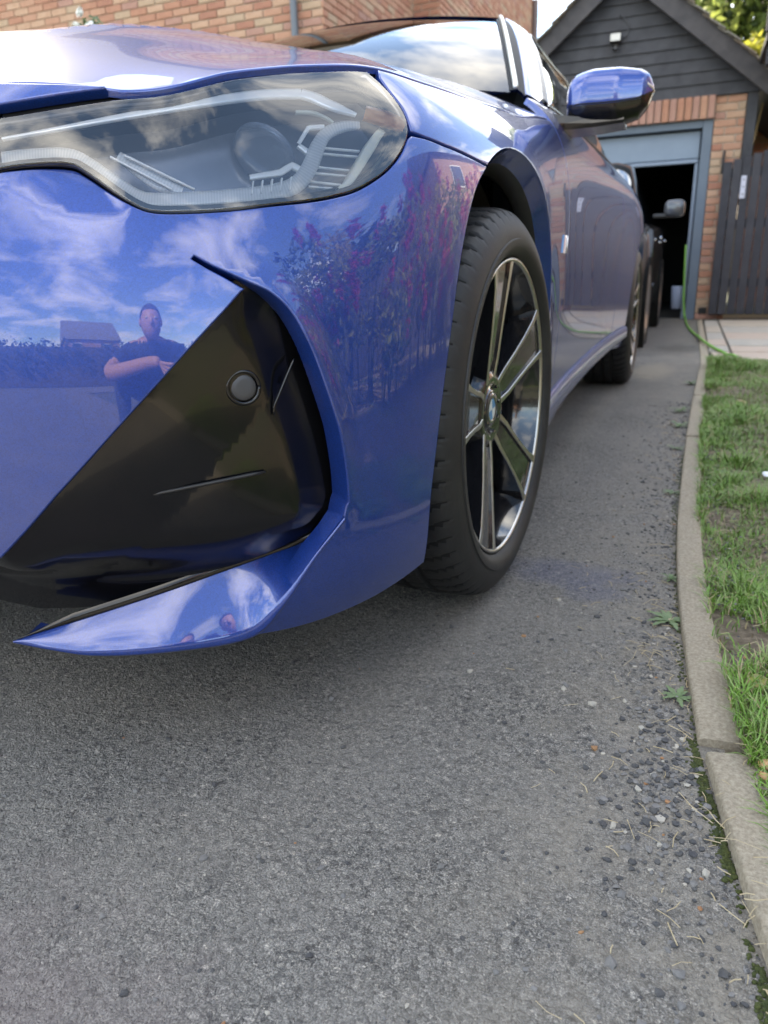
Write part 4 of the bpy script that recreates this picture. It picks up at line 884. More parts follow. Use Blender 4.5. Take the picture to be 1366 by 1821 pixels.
KL = smooth_line(np.array([(1.236,7.9),(1.246,5.3),(1.250,3.73),(1.226,2.84),(1.196,1.63),(1.184,.613),(1.187,.22),(1.198,-.04),(1.212,-.23),(1.226,-.405)]), 6)[::-1]      # foot of the kerb, near to far
KN = np.array([(1.345,-1.20),(1.332,-1.05),(1.280,-.715),(1.256,-.582),(1.233,-.43)])
edge_all = np.vstack([[(1.9,-4.0)], KN, KL])
sheet('driveway', [(-3.4,-9)]+[(1.9,-9)]+[(float(x)+.03, float(y)) for x, y in edge_all]+[(1.25,8.6),(-3.4,8.6)], 0.0, MT['asphalt'])
sheet('road', [(-60,-14),(60,-14),(60,-9.02),(-60,-9.02)], -.012, MT['asphalt'])
lawn_edge = [(float(x)+.045, float(y)) for x, y in np.vstack([KN, KL]) if y < 3.72]
g = MB(); k = len(lawn_edge); nx = 40
lx = np.array([x for x, _ in lawn_edge]); ly = np.array([y for _, y in lawn_edge])
yy = np.linspace(-1.2, 3.74, 150); xe = np.interp(yy, ly, lx); V = []
def hgt(x, y): return .012*np.sin(3.1*x+1.3*y)+.010*np.sin(7.3*y-2.2*x)+.006*np.sin(17*x+5*y)
off_ = np.r_[np.linspace(0, .6, 24), np.linspace(.7, 7, 16)]
for y, x0 in zip(yy, xe):
    for d in off_: V.append((x0+d, y, .010+.018*min(1, d/.12)+hgt(x0+d, y)*min(1, d/.05)))
m_ = len(off_); F = [(i*m_+j, i*m_+j+1, (i+1)*m_+j+1, (i+1)*m_+j) for i in range(len(yy)-1) for j in range(m_-1)]
tag(mesh_obj('lawn_soil', V, F, MT['soil'], None, True, origin=(0,0,0)), kind='structure')
# kerb edging, one stone each
KERB = tag(empty('kerb', (1.2,0,0)), kind='structure')
kfull = KL; Lk = np.r_[0, np.cumsum(np.linalg.norm(np.diff(kfull, axis=0), axis=1))]
def kerb_piece(pts, wdt, seed, ztop):
    r = np.random.default_rng(seed); pts = np.asarray(pts); n = 16; L = np.r_[0, np.cumsum(np.linalg.norm(np.diff(pts, axis=0), axis=1))]; q = np.linspace(.003, L[-1]-.003, n); P = np.stack([np.interp(q, L, pts[:, k]) for k in range(2)], -1)
    T = np.gradient(P, axis=0); T /= np.linalg.norm(T, axis=1)[:, None]; Nr = np.stack([T[:, 1], -T[:, 0]], -1); V = []
    prof = [(0,-.10),(0,ztop-.005),(.0015,ztop-.0015),(.005,ztop),(wdt*.5,ztop+.0005),(wdt-.006,ztop),(wdt-.0015,ztop-.002),(wdt,ztop-.012),(wdt,-.10)]
    for i in range(n):
        for j, (o, z) in enumerate(prof):
            w_ = r.normal(0, .0003, 2) if 0 < j < 8 else (0, 0); endc = .004 if (i in (0, n-1) and 1 <= j <= 7) else 0
            p = P[i]+Nr[i]*(o+w_[0]); V.append((p[0], p[1], z+w_[1]-endc))
    m_ = len(prof); F = [(i*m_+j, i*m_+j+1, (i+1)*m_+j+1, (i+1)*m_+j) for i in range(n-1) for j in range(m_-1)]+[tuple(range(m_)), tuple((n-1)*m_+j for j in range(m_))[::-1]]
    F = [f[::-1] for f in F]
    o = mesh_obj('kerb_stone', V, F, MT['concrete'], KERB, True, sharp_angle=R(50)); return o
kerb_piece(KN[::-1][:3] if False else np.vstack([KN[4:], KN[3:4], KN[2:3], KN[1:2]])[::-1], .062, 1, .019)
kerb_piece(np.array([(1.55,-1.98),(1.348,-1.10)]), .062, 2, .019)
b_ = 0
while b_ < Lk[-1]-.2:
    e_ = min(b_+.915, Lk[-1]); q = np.linspace(b_, e_, 12); kerb_piece(np.stack([np.interp(q, Lk, kfull[:, k]) for k in range(2)], -1), .050, int(b_*100)+5, .015+.003*math.sin(b_*5)); b_ = e_
# paving slabs
PAV = tag(empty('paving', (1.6,5,0)), kind='structure')
ysl = [3.78,4.26,4.70,5.27,5.95,6.72,7.62]; slm = [mat('slab_buff', (.40,.34,.27), .85, var=(.47,.41,.33), scale=9, bump=.2, bump_scale=80), mat('slab_grey', (.34,.32,.28), .85, var=(.43,.39,.33), scale=9, bump=.2, bump_scale=80), mat('slab_pink', (.42,.33,.26), .85, var=(.46,.38,.31), scale=9, bump=.2, bump_scale=80)]
k = 0
for y0, y1 in zip(ysl[:-1], ysl[1:]):
    for x0, x1 in [(1.297,1.44),(1.44,2.04),(2.04,2.64),(2.64,3.24)]:
        if x0 < 1.3 and y0 < 4: x0 = 1.31
        g = MB(); g.box((x0+.008,y0+.030,-.03),(x1-.008,y1-.030,.018+rng.normal(0,.0015)), bev=.004); g.build('slab', slm[int(rng.integers(0,3))], PAV); k += 1
sheet('paving_bed', [(1.29,3.75),(3.3,3.75),(3.3,8.3),(1.29,8.3)], .004, mat('slab_joint', (.045,.04,.032), .95))

# ------------------------------------------------------------------ grass, gravel, litter
def vnoise(x, y, f, seed=0):
    r = np.random.default_rng(seed); G = r.random((64,64)); X = np.asarray(x)*f; Y = np.asarray(y)*f; i = np.floor(X).astype(int); j = np.floor(Y).astype(int); u = X-i; v = Y-j; u = u*u*(3-2*u); v = v*v*(3-2*v)
    g_ = lambda a, b: G[a % 64, b % 64]
    return (g_(i,j)*(1-u)+g_(i+1,j)*u)*(1-v)+(g_(i,j+1)*(1-u)+g_(i+1,j+1)*u)*v
grass_m = [mat('grass_blade', (.085,.195,.018), .5, var=(.155,.29,.04), scale=9), mat('grass_blade_pale', (.15,.24,.055), .55, var=(.21,.28,.09), scale=9), mat('grass_blade_dry', (.27,.21,.11), .7, var=(.34,.28,.16), scale=9)]
for m in grass_m:
    b = m.node_tree.nodes['Principled BSDF']; b.inputs['Subsurface Weight'].default_value = 0
bare = [(1.31,2.30,.14,.15),(1.31,1.15,.07,.07),(1.28,.50,.04,.09),(1.275,-.13,.045,.12),(1.36,-.14,.10,.055),(1.32,.93,.04,.05)]
tuft = [(1.33,.12,.10,.12),(1.42,.05,.12,.10),(1.31,-.38,.035,.06),(1.34,1.05,.05,.05),(1.36,1.75,.1,.2),(1.30,.80,.04,.05),(1.38,3.3,.14,.4),(1.36,.62,.06,.05)]
def blades(n, x0, x1, y0, y1, hm, wd, seed, dens=True):
    r = np.random.default_rng(seed); x = r.uniform(x0, x1, n); y = r.uniform(y0, y1, n); xl = np.interp(y, ly, lx); d = vnoise(x, y, 6, 3)*.6+vnoise(x, y, 17, 4)*.4
    keep = (x > xl-.004)
    p = np.clip((d-.10)*4.2, .25, 1)
    for bx, by, rx, ry in bare: p = np.where(((x-bx)/rx)**2+((y-by)/ry)**2 < .7+.6*vnoise(x, y, 40, 8), p*.10, p)
    tf = np.zeros(n)
    for bx, by, rx, ry in tuft: q = ((x-bx)/rx)**2+((y-by)/ry)**2; tf = np.maximum(tf, np.clip(1.3-q, 0, 1)); p = np.maximum(p, np.clip(1.25-q, 0, 1))
    keep &= r.random(n) < p
    x, y, tf, d = x[keep], y[keep], tf[keep], d[keep]; k = len(x)
    h = hm*(.35+.65*r.random(k)**1.3)*(.75+.6*tf)*(.7+.6*d); a = r.uniform(0, 2*math.pi, k); lean = r.uniform(.25, 1.25, k); w_ = wd*r.uniform(.6, 1.4, k)
    dx, dy = np.cos(a), np.sin(a); sx, sy = -dy, dx; z0 = .018+hgt(x, y)-.004; V = np.zeros((k, 7, 3))
    for lv, (f, ww) in enumerate([(0,1),(.38,.9),(.74,.6)]):
        rad = lean*h*f*f; zz_ = h*f*(1-.32*f*lean)
        for sd in (0, 1):
            sg = (-.5, .5)[sd]*ww; V[:, lv*2+sd] = np.stack([x+dx*rad+sx*w_*sg, y+dy*rad+sy*w_*sg, z0+zz_], -1)
    V[:, 6] = np.stack([x+dx*lean*h, y+dy*lean*h, z0+h*(1-.38*lean)], -1)
    b = np.arange(k)[:, None]*7; F4 = np.vstack([b+np.array([[0,1,3,2]]), b+np.array([[2,3,5,4]])]); F3 = b+np.array([[4,5,6]])
    mi = np.where(r.random(k) < .12, 2, np.where(r.random(k) < .3, 1, 0)); return V.reshape(-1, 3), F4.tolist()+F3.tolist(), np.r_[mi, mi, mi]
Vs, Fs, Ms = [], [], []; b0 = 0
for args in [(62000,1.22,1.72,-1.15,1.0,.048,.0021,11),(90000,1.22,1.95,.9,3.78,.055,.0030,12),(14000,1.7,5.5,-1.15,3.7,.06,.007,13)]:
    V, F, Mi = blades(*args); Vs.append(V); Fs += [tuple(q+b0 for q in f) for f in F]; Ms.append(Mi); b0 += len(V)
gr_o = mesh_obj('grass', np.vstack(Vs), Fs, grass_m, None, True, np.concatenate(Ms), origin=(0,0,0)); tag(gr_o, 'patchy lawn grass growing beside the kerb', 'grass', kind='stuff')
# loose grit: joined, too many to count
stone_m = [mat('grit_dark', (.05,.05,.055), .85, var=(.09,.088,.085), scale=60, bump=.3), mat('grit_grey', (.14,.135,.13), .85, var=(.2,.19,.18), scale=60, bump=.3), mat('grit_pale', (.33,.31,.27), .8, var=(.4,.36,.3), scale=60), mat('grit_rust', (.26,.12,.055), .85, var=(.32,.18,.09), scale=60)]
ico = bmesh.new(); bmesh.ops.create_icosphere(ico, subdivisions=1, radius=1); IV = np.array([v.co[:] for v in ico.verts]); IF = np.array([[v.index for v in f.verts] for f in ico.faces]); ico.free()
def stones(spec, seed):
    r = np.random.default_rng(seed); V, F, Mi = [], [], []; b = 0
    for x, y, s_ in spec:
        J = IV*r.uniform(.62, 1.25, (len(IV), 1))*np.array([s_*r.uniform(.8,1.4), s_*r.uniform(.8,1.3), s_*r.uniform(.45,.75)]); a = r.uniform(0, 6.28); c_, q = math.cos(a), math.sin(a)
        J = J@np.array([[c_,-q,0],[q,c_,0],[0,0,1]])+np.array([x, y, s_*.25]); V.append(J); F += (IF+b).tolist(); Mi += [int(r.choice(4, p=[.5,.435,.05,.015]))]*len(IF); b += len(IV)
    return np.vstack(V), F, Mi
r = np.random.default_rng(5); spec = []
for _ in range(2200):
    y = r.uniform(-1.15, 2.2); xk = np.interp(y, np.r_[KN[:, 1], KL[:, 1]][np.argsort(np.r_[KN[:, 1], KL[:, 1]])], np.r_[KN[:, 0], KL[:, 0]][np.argsort(np.r_[KN[:, 1], KL[:, 1]])]); d = r.exponential(.055)
    if d < .35: spec.append((xk-.004-d, y, r.uniform(.0012,.0032)*(1+.8*(r.random() < .12))))
for _ in range(330):
    y = r.normal(-.47, .085); x = r.normal(1.185, .030)
    if x < np.interp(y, [-.8,-.4], [1.27,1.22]): spec.append((x, y, r.uniform(.0016,.0048)))
for _ in range(900): spec.append((r.uniform(.2,1.2), r.uniform(-1.15,.9), r.uniform(.0010,.0024)))
for _ in range(70): spec.append((r.uniform(.4,1.2), r.uniform(-1.1,.2), r.uniform(.003,.0046)))
for _ in range(420):
    y = r.uniform(-.75,1.5); x = np.interp(y, [-.75,-.4,0,.6,1.8],[1.34,1.29,1.25,1.24,1.25])+r.exponential(.06); spec.append((x, y, r.uniform(.001,.0032)))
V, F, Mi = stones(spec, 9); V = np.array(V); V[:, 2] += np.where(V[:, 0] > np.interp(V[:, 1], [-1.1,-.75,-.4,0,.6,1.8],[1.39,1.335,1.285,1.245,1.234,1.246]), .024, 0); tag(mesh_obj('gravel', V, F, stone_m, None, False, Mi, origin=(0,0,0)), 'loose dark grit and small stones lying along the kerb', 'gravel', kind='stuff')
# straw and dry stalks
straw_m = mat('straw', (.36,.28,.16), .8, var=(.46,.38,.25), scale=40)
g = MB()
for _ in range(420):
    if r.random() < .72: y = r.uniform(-1.1, .1) if r.random() < .7 else r.uniform(.1,1.8); xk = np.interp(y, [-1.05,-.715,-.42,0,.6,1.8], [1.33,1.28,1.23,1.2,1.185,1.2]); x = xk-.006-r.exponential(.045)
    else: y = r.uniform(-.8,1.5); x = 1.25+r.exponential(.08)
    a = r.uniform(0, math.pi); l = r.uniform(.006,.026)*(1+1.2*(r.random()<.08)); z = .003+(.022 if x > 1.235 else 0); b = r.uniform(-.5,.5)
    p0 = np.array([x, y, z]); p1 = p0+np.array([math.cos(a), math.sin(a), r.uniform(0,.12)])*l*.5; p2 = p1+np.array([math.cos(a+b), math.sin(a+b), r.uniform(-.1,.05)])*l*.5
    g.tube([p0,p1,p2], r.uniform(.0003,.0007), 4, caps=False)
tag(g.build('straw', straw_m, origin=(0,0,0)), 'dry straw and dead grass stalks scattered by the kerb', 'straw', kind='stuff')
# moss in the joint between asphalt and kerb
g = MB(); J = []
for _ in range(1500):
    y = r.uniform(-1.0, 1.2); y = y if r.random() < .35 else r.choice([-.44,-.50,-.58,-.75,-.86])+r.normal(0,.022); xk = np.interp(y, [-1.05,-.715,-.582,-.42,-.23,0,.6,1.8], [1.332,1.279,1.256,1.229,1.212,1.199,1.184,1.2]); J.append((xk-.002-abs(r.normal(0,.006)), y, r.uniform(.0010,.0030)))
V, F, Mi = stones(J, 21); tag(mesh_obj('moss', V, F, MT['moss'], None, True, origin=(0,0,0)), 'green moss in the joint along the foot of the kerb', 'moss', kind='stuff')
# weeds, one by one
weed_m = mat('weed_leaf', (.06,.11,.03), .55, var=(.11,.17,.06), scale=60)
def weed(x, y, rad, nl, label, seed, m=weed_m, lift=.35, jag=True):
    r = np.random.default_rng(seed); o = empty('weed', (x, y, 0), label, 'weed', 'weeds along the foot of the kerb')
    for i in range(nl):
        a = 2*math.pi*i/nl+r.uniform(-.4,.4); l = rad*r.uniform(.6,1.1); up = lift*r.uniform(.5,1.4); n = 7; V = []
        for q in range(n):
            f = q/(n-1); w_ = l*.16*math.sin(math.pi*min(1,f*.9+.08))*(1.0 if not jag or q % 2 else .55); z = .002+l*(up*f-.55*up*f*f*1.4); px_, py_ = x+math.cos(a)*l*f, y+math.sin(a)*l*f
            V += [(px_-math.sin(a)*w_, py_+math.cos(a)*w_, z+.1*w_), (px_, py_, z), (px_+math.sin(a)*w_, py_-math.cos(a)*w_, z+.1*w_)]
        F = [(q*3+j, q*3+j+1, (q+1)*3+j+1, (q+1)*3+j) for q in range(n-1) for j in range(2)]
        mesh_obj('leaf', V, F, m, o, True)
    return o
weed(1.200,-.300,.030,11,'small bright rosette weed at the kerb foot, nearest the camera',1)
weed(1.184,-.060,.040,12,'larger grey-green jagged weed beside the kerb, level with the bare soil',2)
weed(1.180,.120,.026,9,'upright pale weed against the kerb beside the big grass tuft',3,lift=.9)
weed(1.168,.72,.03,8,'little dark weed by the kerb level with the front tyre',4)
weed(1.165,1.25,.035,8,'low weed by the kerb level with the rear of the front wheel arch',5,lift=.6)
weed(1.165,1.62,.05,9,'broad pale-leaved weed by the kerb, left of the two beside the car door',6,lift=.7)
weed(1.165,1.95,.05,9,'rounded green weed by the kerb, further of the two beside the car door',7,lift=.7)
weed(1.20,2.75,.06,9,'yellowish weed at the far end of the kerb near the lawn corner',8,lift=.8)
# fallen leaf, petal, pebbles
def flat_leaf(name, x, y, z, s_, rz, m, label, cat):
    out_ = [(0,-.5),(.18,-.48),(.42,-.3),(.52,.0),(.34,.22),(.20,.5),(0,.38),(-.18,.52),(-.36,.2),(-.5,.02),(-.44,-.28),(-.16,-.5)]
    c_, q = math.cos(rz), math.sin(rz); V = [(x, y, z+s_*.10)]
    for a, b in out_: V.append((x+s_*(a*c_-b*q), y+s_*(a*q+b*c_), z+s_*(.16*abs(a)+.10*math.sin(5*b))))
    V += [(a, b, c2-.0006) for a, b, c2 in V]; n = len(out_); F = [(0, 1+i, 1+(i+1)%n) for i in range(n)]+[(n+1, n+2+(i+1)%n, n+2+i) for i in range(n)]+[(1+i, n+2+i, n+2+(i+1)%n, 1+(i+1)%n) for i in range(n)]
    return tag(mesh_obj(name, V, F, m, None, True), label, cat)
flat_leaf('fallen_leaf', 1.296,-.275,.032,.030,.5, mat('yellowing_leaf', (.22,.27,.03), .5, var=(.32,.25,.10), scale=60), 'yellow-green fallen leaf lying above the nearest grass tuft', 'leaf')
flat_leaf('fallen_leaf', 1.40,2.05,.03,.06,1.5, mat('brown_leaf', (.30,.19,.09), .7, var=(.42,.31,.16), scale=50), 'curled brown leaf on the bare patch of lawn', 'leaf')
flat_leaf('white_petal', 1.40,.85,.036,.040,.2, mat('petal_white', (.8,.8,.8), .5), 'white petal lying on the lawn at the right edge', 'petal')
peb_m = mat('orange_pebble', (.42,.23,.10), .6, var=(.5,.32,.17), scale=50)
for (x, y, s_, lab) in [(1.2935,-.452,.0085,'larger orange-brown pebble in the grass edge behind the near kerb stone'), (1.2915,-.474,.0065,'smaller round orange pebble touching the near kerb stone')]:
    V, F, _ = stones([(x, y, s_)], int(s_*1e5)); V = np.array(V)+np.array([0,0,.024]); tag(mesh_obj('pebble', V, F, peb_m, None, True), lab, 'pebble')
# ------------------------------------------------------------------ brickwork helper
def proj(P):
    d = np.asarray(P, float)-CAM; z = d@FWD; return PW/2+FPX*(d@RGT)/z, PH/2-FPX*(d@UPV)/z, z
brick_cols = [((.34,.155,.10),(.40,.20,.13)),((.38,.19,.125),(.43,.24,.16)),((.40,.23,.15),(.46,.29,.2)),((.30,.13,.09),(.36,.17,.11)),((.36,.24,.16),(.42,.29,.2)),((.33,.17,.13),(.37,.21,.16))]
BM = [mat('brick_%s' % nm_, a, .88, var=b, scale=25, bump=.35, bump_scale=90) for (a, b), nm_ in zip(brick_cols, ('red','orange','buff','dark','sand','plum'))]
mortar = mat('mortar', (.40,.35,.29), .95, var=(.47,.42,.35), scale=40, bump=.4, bump_scale=150)
_bmesh = {}
def brick_proto(l, h, d, k):
    key = (round(l,4), round(h,4), round(d,4), k)
    if key not in _bmesh:
        g = MB(); g.box((-l/2,-d/2,-h/2),(l/2,d/2,h/2), bev=.004); me = bpy.data.meshes.new('brick'); me.from_pydata(g.v, [], g.f); me.materials.append(BM[k]); _bmesh[key] = me
    return _bmesh[key]
def brick_field(parent, o, u, nrm, L, z0, z1, holes=(), budget=300, seed=0, course=.075, bl=.225, cnt=None, view=True, depth=.06):
    """bricks on a wall face: o = foot of the face at its start, u = run, nrm = outward normal"""
    r = np.random.default_rng(seed); o = np.array(o, float); u = np.array(u, float); nrm = np.array(nrm, float); items = []; g = MB(); rz = math.atan2(u[1], u[0])
    rows = int(round((z1-z0)/course))
    for i in range(rows):
        z = z0+(i+.5)*course; s_ = -(i % 2)*bl/2
        while s_ < L-.01:
            a, b = max(s_, 0)+.005, min(s_+bl, L)-.005
            if b-a > .04:
                c_ = (a+b)/2
                if not any(h[0] < c_ < h[1] and h[2] < z < h[3] for h in holes): items.append((a, b, z))
            s_ += bl
    scored = []
    for a, b, z in items:
        p = o+u*(a+b)/2; p = np.array([p[0], p[1], z]); x_, y_, zc = proj(p); vis = zc > 0 and -30 < x_ < PW+30 and -30 < y_ < PH; scored.append((not vis, zc, a, b, z))
    scored.sort(key=lambda q: (q[0], q[1])); used = 0
    for nv_, zc, a, b, z in scored:
        k = int(r.choice(6, p=[.22,.25,.2,.12,.12,.09])); pr = r.normal(.0, .0012); c_ = o+u*(a+b)/2+nrm*(-depth/2+.004+pr); l = round((b-a)/.0225)*.0225-.0
        l = b-a
        if not nv_ and used < budget:
            inst(brick_proto(l, course-.010, depth, k), 'brick', (c_[0], c_[1], z), (0,0,rz), parent=parent); used += 1
        else:
            q = np.array([(-l/2,-depth/2,-course/2+.005),(l/2,depth/2,course/2-.005)]); cs, sn = math.cos(rz), math.sin(rz); g.box(q[0]+[c_[0],c_[1],z], q[1]+[c_[0],c_[1],z], k, R3=[[cs,-sn,0],[sn,cs,0],[0,0,1]])
    if g.v: tag(g.build('brickwork', BM, parent), kind='stuff')
    return used
timber = mat('dark_stained_timber', (.024,.024,.029), .7, var=(.048,.047,.054), scale=7, bump=.25, bump_scale=60)
timber2 = mat('barge_timber', (.034,.030,.033), .65, var=(.062,.054,.056), scale=7, bump=.25, bump_scale=60)
frame_m = mat('garage_frame_paint', (.085,.115,.155), .5, var=(.10,.13,.17), scale=6); door_m = mat('garage_door_paint', (.16,.21,.28), .42, var=(.18,.235,.31), scale=4)
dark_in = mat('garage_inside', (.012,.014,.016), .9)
tile_m = [mat('roof_tile_brown', (.16,.12,.09), .9, var=(.26,.21,.16), scale=30, bump=.5), mat('roof_tile_grey', (.14,.125,.11), .9, var=(.24,.22,.18), scale=30, bump=.5)]
# ------------------------------------------------------------------ garage
GY = 8.0
GAR = empty('garage', (.2,GY,0), 'brick garage with dark boarded gable and its door standing open', 'garage')
g = MB(); g.box((1.205,GY+.012,0),(1.495,GY+.30,2.25)); g.box((-1.10,GY+.012,0),(-.80,GY+.30,2.25)); g.box((-.80,GY+.012,2.052),(1.205,GY+.30,2.25)); g.box((1.40,GY+.3,0),(1.495,GY+5.4,2.25)); g.box((-1.10,GY+.3,0),(-1.0,GY+5.4,2.25)); g.box((-1.1,GY+5.3,0),(1.495,GY+5.4,2.25)); g.build('wall', mortar, GAR)
brick_field(GAR, (1.20,GY,0), (1,0,0), (0,-1,0), .30, 0, 2.25, seed=2); brick_field(GAR, (-1.10,GY,0), (1,0,0), (0,-1,0), .30, 0, 2.25, seed=3, budget=0)
for i in range(27):      # soldier course over the door
    x = 1.165-i*.075; inst(brick_proto(.215, .065, .06, int(rng.choice([0,1,5,3]))), 'brick', (x, GY-.026+.003*rng.random(), 2.148), (0,R(90),0), parent=GAR)
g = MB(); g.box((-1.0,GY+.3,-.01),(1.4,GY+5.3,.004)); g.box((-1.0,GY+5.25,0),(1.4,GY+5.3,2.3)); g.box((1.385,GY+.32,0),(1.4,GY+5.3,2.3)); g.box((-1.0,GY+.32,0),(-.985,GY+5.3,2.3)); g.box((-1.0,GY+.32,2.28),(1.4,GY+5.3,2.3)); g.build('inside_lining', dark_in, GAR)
DF = empty('garage_door', (.2,GY,0), parent=GAR)
g = MB(); g.box((1.10,GY+.01,.0),(1.20,GY+.10,2.05), bev=.004); g.box((-.80,GY+.01,.0),(-.70,GY+.10,2.05), bev=.004); g.box((-.70,GY+.012,1.965),(1.10,GY+.10,2.047), bev=.004); g.build('door_frame', frame_m, DF)
g = MB(); g.box((-.68,GY+.11,1.685),(1.088,GY+.15,1.955), bev=.006); g.build('door_panel', door_m, DF)
g = MB(); g.box((-.68,GY+.10,1.640),(1.088,GY+.17,1.678), bev=.006); g.box((1.055,GY+.115,0),(1.090,GY+.16,1.638), bev=.004); g.build('door_rail', mat('door_rail_paint', (.20,.25,.33), .45), DF)
# gable boards
AX, AZ = .21, 3.32; sl_ = .83; EZ = 2.25
zb = 2.252; kb = 0
while zb < AZ+.18:
    z1 = zb+.118; hw = (AZ+.20-zb)/sl_; hw1 = max((AZ+.20-z1)/sl_, .01)
    x0, x1 = AX-hw, AX+hw; x0 = max(x0, -1.3); x1 = min(x1, 1.75); u0, u1 = AX-hw1, AX+hw1; u0 = max(u0, -1.3); u1 = min(u1, 1.75)
    y0 = GY-.012
    V = [(x0,y0-.026,zb),(x1,y0-.026,zb),(u1,y0-.006,z1+.02),(u0,y0-.006,z1+.02),(x0,y0-.004,zb),(x1,y0-.004,zb),(u1,y0+.004,z1+.02),(u0,y0+.004,z1+.02)]
    mesh_obj('gable_board', V, [(0,1,2,3),(7,6,5,4),(0,4,5,1),(2,6,7,3),(1,5,6,2),(0,3,7,4)], timber, GAR); zb = z1; kb += 1
g = MB(); g.prism([(AX-1.35,GY+.03,EZ),(AX+1.35,GY+.03,EZ),(AX,GY+.03,AZ+.25)], (0,-.012,0), (0,.04,0)); g.build('gable_backing', timber, GAR)
# roof: barge boards, tiles
d_ = np.array([1.0, 0, -sl_]); Ls = math.hypot(1, sl_); d_ /= Ls; up_ = np.array([sl_, 0, 1.0])/Ls
for sg in (1, -1):
    dd = d_*np.array([sg,1,1]); uu = up_*np.array([sg,1,1]); apex = np.array([AX, 0, AZ+.055])
    run = 2.12
    b0 = apex+np.array([0,GY-.20,0]); b1 = b0+dd*run
    poly = [b0-np.array([0,0,.0]), b0+np.array([0,0,.20*Ls/1.0]), b1+uu*.19, b1+uu*.02-dd*.02]
    g = MB(); g.prism(poly, (0,0,0), (0,.035,0)); g.build('barge_board', timber2, GAR)
    if sg > 0:
        e0 = b1-dd*.02; g = MB(); g.prism([e0, e0+uu*.19, e0+uu*.17+dd*.20+np.array([0,0,.035]), e0+uu*.0+dd*.20+np.array([0,0,.035])], (0,-.003,0), (0,.036,0)); g.build('barge_board', timber2, GAR)
    # roof deck and underside
    g = MB(); a0 = apex+uu*.16; a1 = a0+dd*(run+.1); g.add([a0+[0,GY-.17,0], a1+[0,GY-.17,0], a1+[0,GY+5.5,0], a0+[0,GY+5.5,0], a0+[0,GY-.17,0]-uu*.04, a1+[0,GY-.17,0]-uu*.04, a1+[0,GY+5.5,0]-uu*.04, a0+[0,GY+5.5,0]-uu*.04], [(0,1,2,3),(7,6,5,4),(0,4,5,1),(1,5,6,2),(2,6,7,3),(3,7,4,0)]); g.build('roof_deck', timber2, GAR)
    # tiles: the verge columns one by one, the rest of the slope joined
    gt_ = MB(); nrow = 22; th_ = math.atan2(-sl_, 1)
    pm = bpy.data.meshes.new('roof_tile'); tb = MB(); tb.box((-.085,-.13,-.007),(.085,.13,.009), bev=.003)
    tmesh = []
    for k_ in range(2):
        me = bpy.data.meshes.new('roof_tile'); me.from_pydata(tb.v, [], tb.f); me.materials.append(tile_m[k_]); tmesh.append(me)
    for i in range(nrow):
        p = apex+uu*(.185)+dd*(.06+i*.10)
        for j in range(20):
            y = GY-.11+j*.265+(.0 if i % 2 else -.03); lift = rng.normal(.004,.004); c_ = p+uu*lift+np.array([0,y,0])
            if j == 0: inst(tmesh[int(rng.integers(0,2))], 'roof_tile', c_, (rng.normal(0,.02), (-1 if sg < 0 else 1)*(-th_)-sg*.09, rng.normal(0,.02)), parent=GAR)
            else:
                ang = (-1 if sg < 0 else 1)*(-th_)-sg*.09; cs, sn = math.cos(ang), math.sin(ang); gt_.box((c_[0]-.085,c_[1]-.13,c_[2]-.007),(c_[0]+.085,c_[1]+.13,c_[2]+.009), int(rng.integers(0,2)), R3=[[cs,0,sn],[0,1,0],[-sn,0,cs]])
    tag(gt_.build('roof_tiling', tile_m, GAR), kind='stuff')
    g = MB(); q0 = apex+uu*.155+np.array([0,GY-.185,0]); g.prism([q0, q0+uu*.035, q0+uu*.035+dd*(run+.12), q0+dd*(run+.12)], (0,0,0), (0,.05,0)); g.build('verge_mortar', mat('verge_mortar', (.20,.165,.13), .95, var=(.30,.26,.21), scale=30, bump=.6, bump_scale=70), GAR)
# eave of the right slope: soffit boxing and side boards in shade
g = MB(); g.box((1.50,GY-.02,1.45),(1.60,GY+5.3,2.30)); g.build('side_boarding', timber, GAR)
# security light
SL = empty('security_light', (.165,GY-.05,2.8), 'small square floodlight with sensor fixed to the dark gable boards', 'floodlight')
lm = mat('lamp_body', (.05,.05,.055), .5); g = MB(); g.box((.105,GY-.15,2.835),(.225,GY-.07,2.915), bev=.008); g.box((.145,GY-.07,2.80),(.185,GY-.03,2.90), bev=.004); g.build('lamp_body', lm, SL)
g = MB(); g.box((.115,GY-.156,2.842),(.215,GY-.151,2.908)); g.build('lamp_glass', mat('lamp_glass', (.55,.52,.47), .25, coat=.5), SL)
g = MB(); g.box((.140,GY-.13,2.765),(.190,GY-.06,2.80), bev=.01); g.build('sensor', lm, SL)
tube_obj('cable', [(.20,GY-.05,2.86),(.27,GY-.05,2.90),(.29,GY-.05,2.98),(.24,GY-.05,3.06),(.18,GY-.045,3.10)], .006, lm, SL, mirror=False)
# small fittings on the pier
hk = MB(); hk.tube([(1.335,GY-.02,1.72),(1.333,GY-.035,1.70),(1.330,GY-.04,1.55),(1.328,GY-.03,1.50)], .013, 8); tag(hk.build('door_stay', mat('black_iron', (.02,.02,.022), .6)), 'black iron rod fixed to the brick pier', 'rod')
hk = MB(); hk.box((1.235,GY-.012,.06),(1.325,GY-.001,.135), bev=.004)
for i in range(4): hk.box((1.245,GY-.016,.072+i*.015),(1.315,GY-.010,.080+i*.015))
tag(hk.build('air_vent', mat('vent_black', (.012,.012,.013), .7)), 'black air vent near the foot of the brick pier', 'vent')
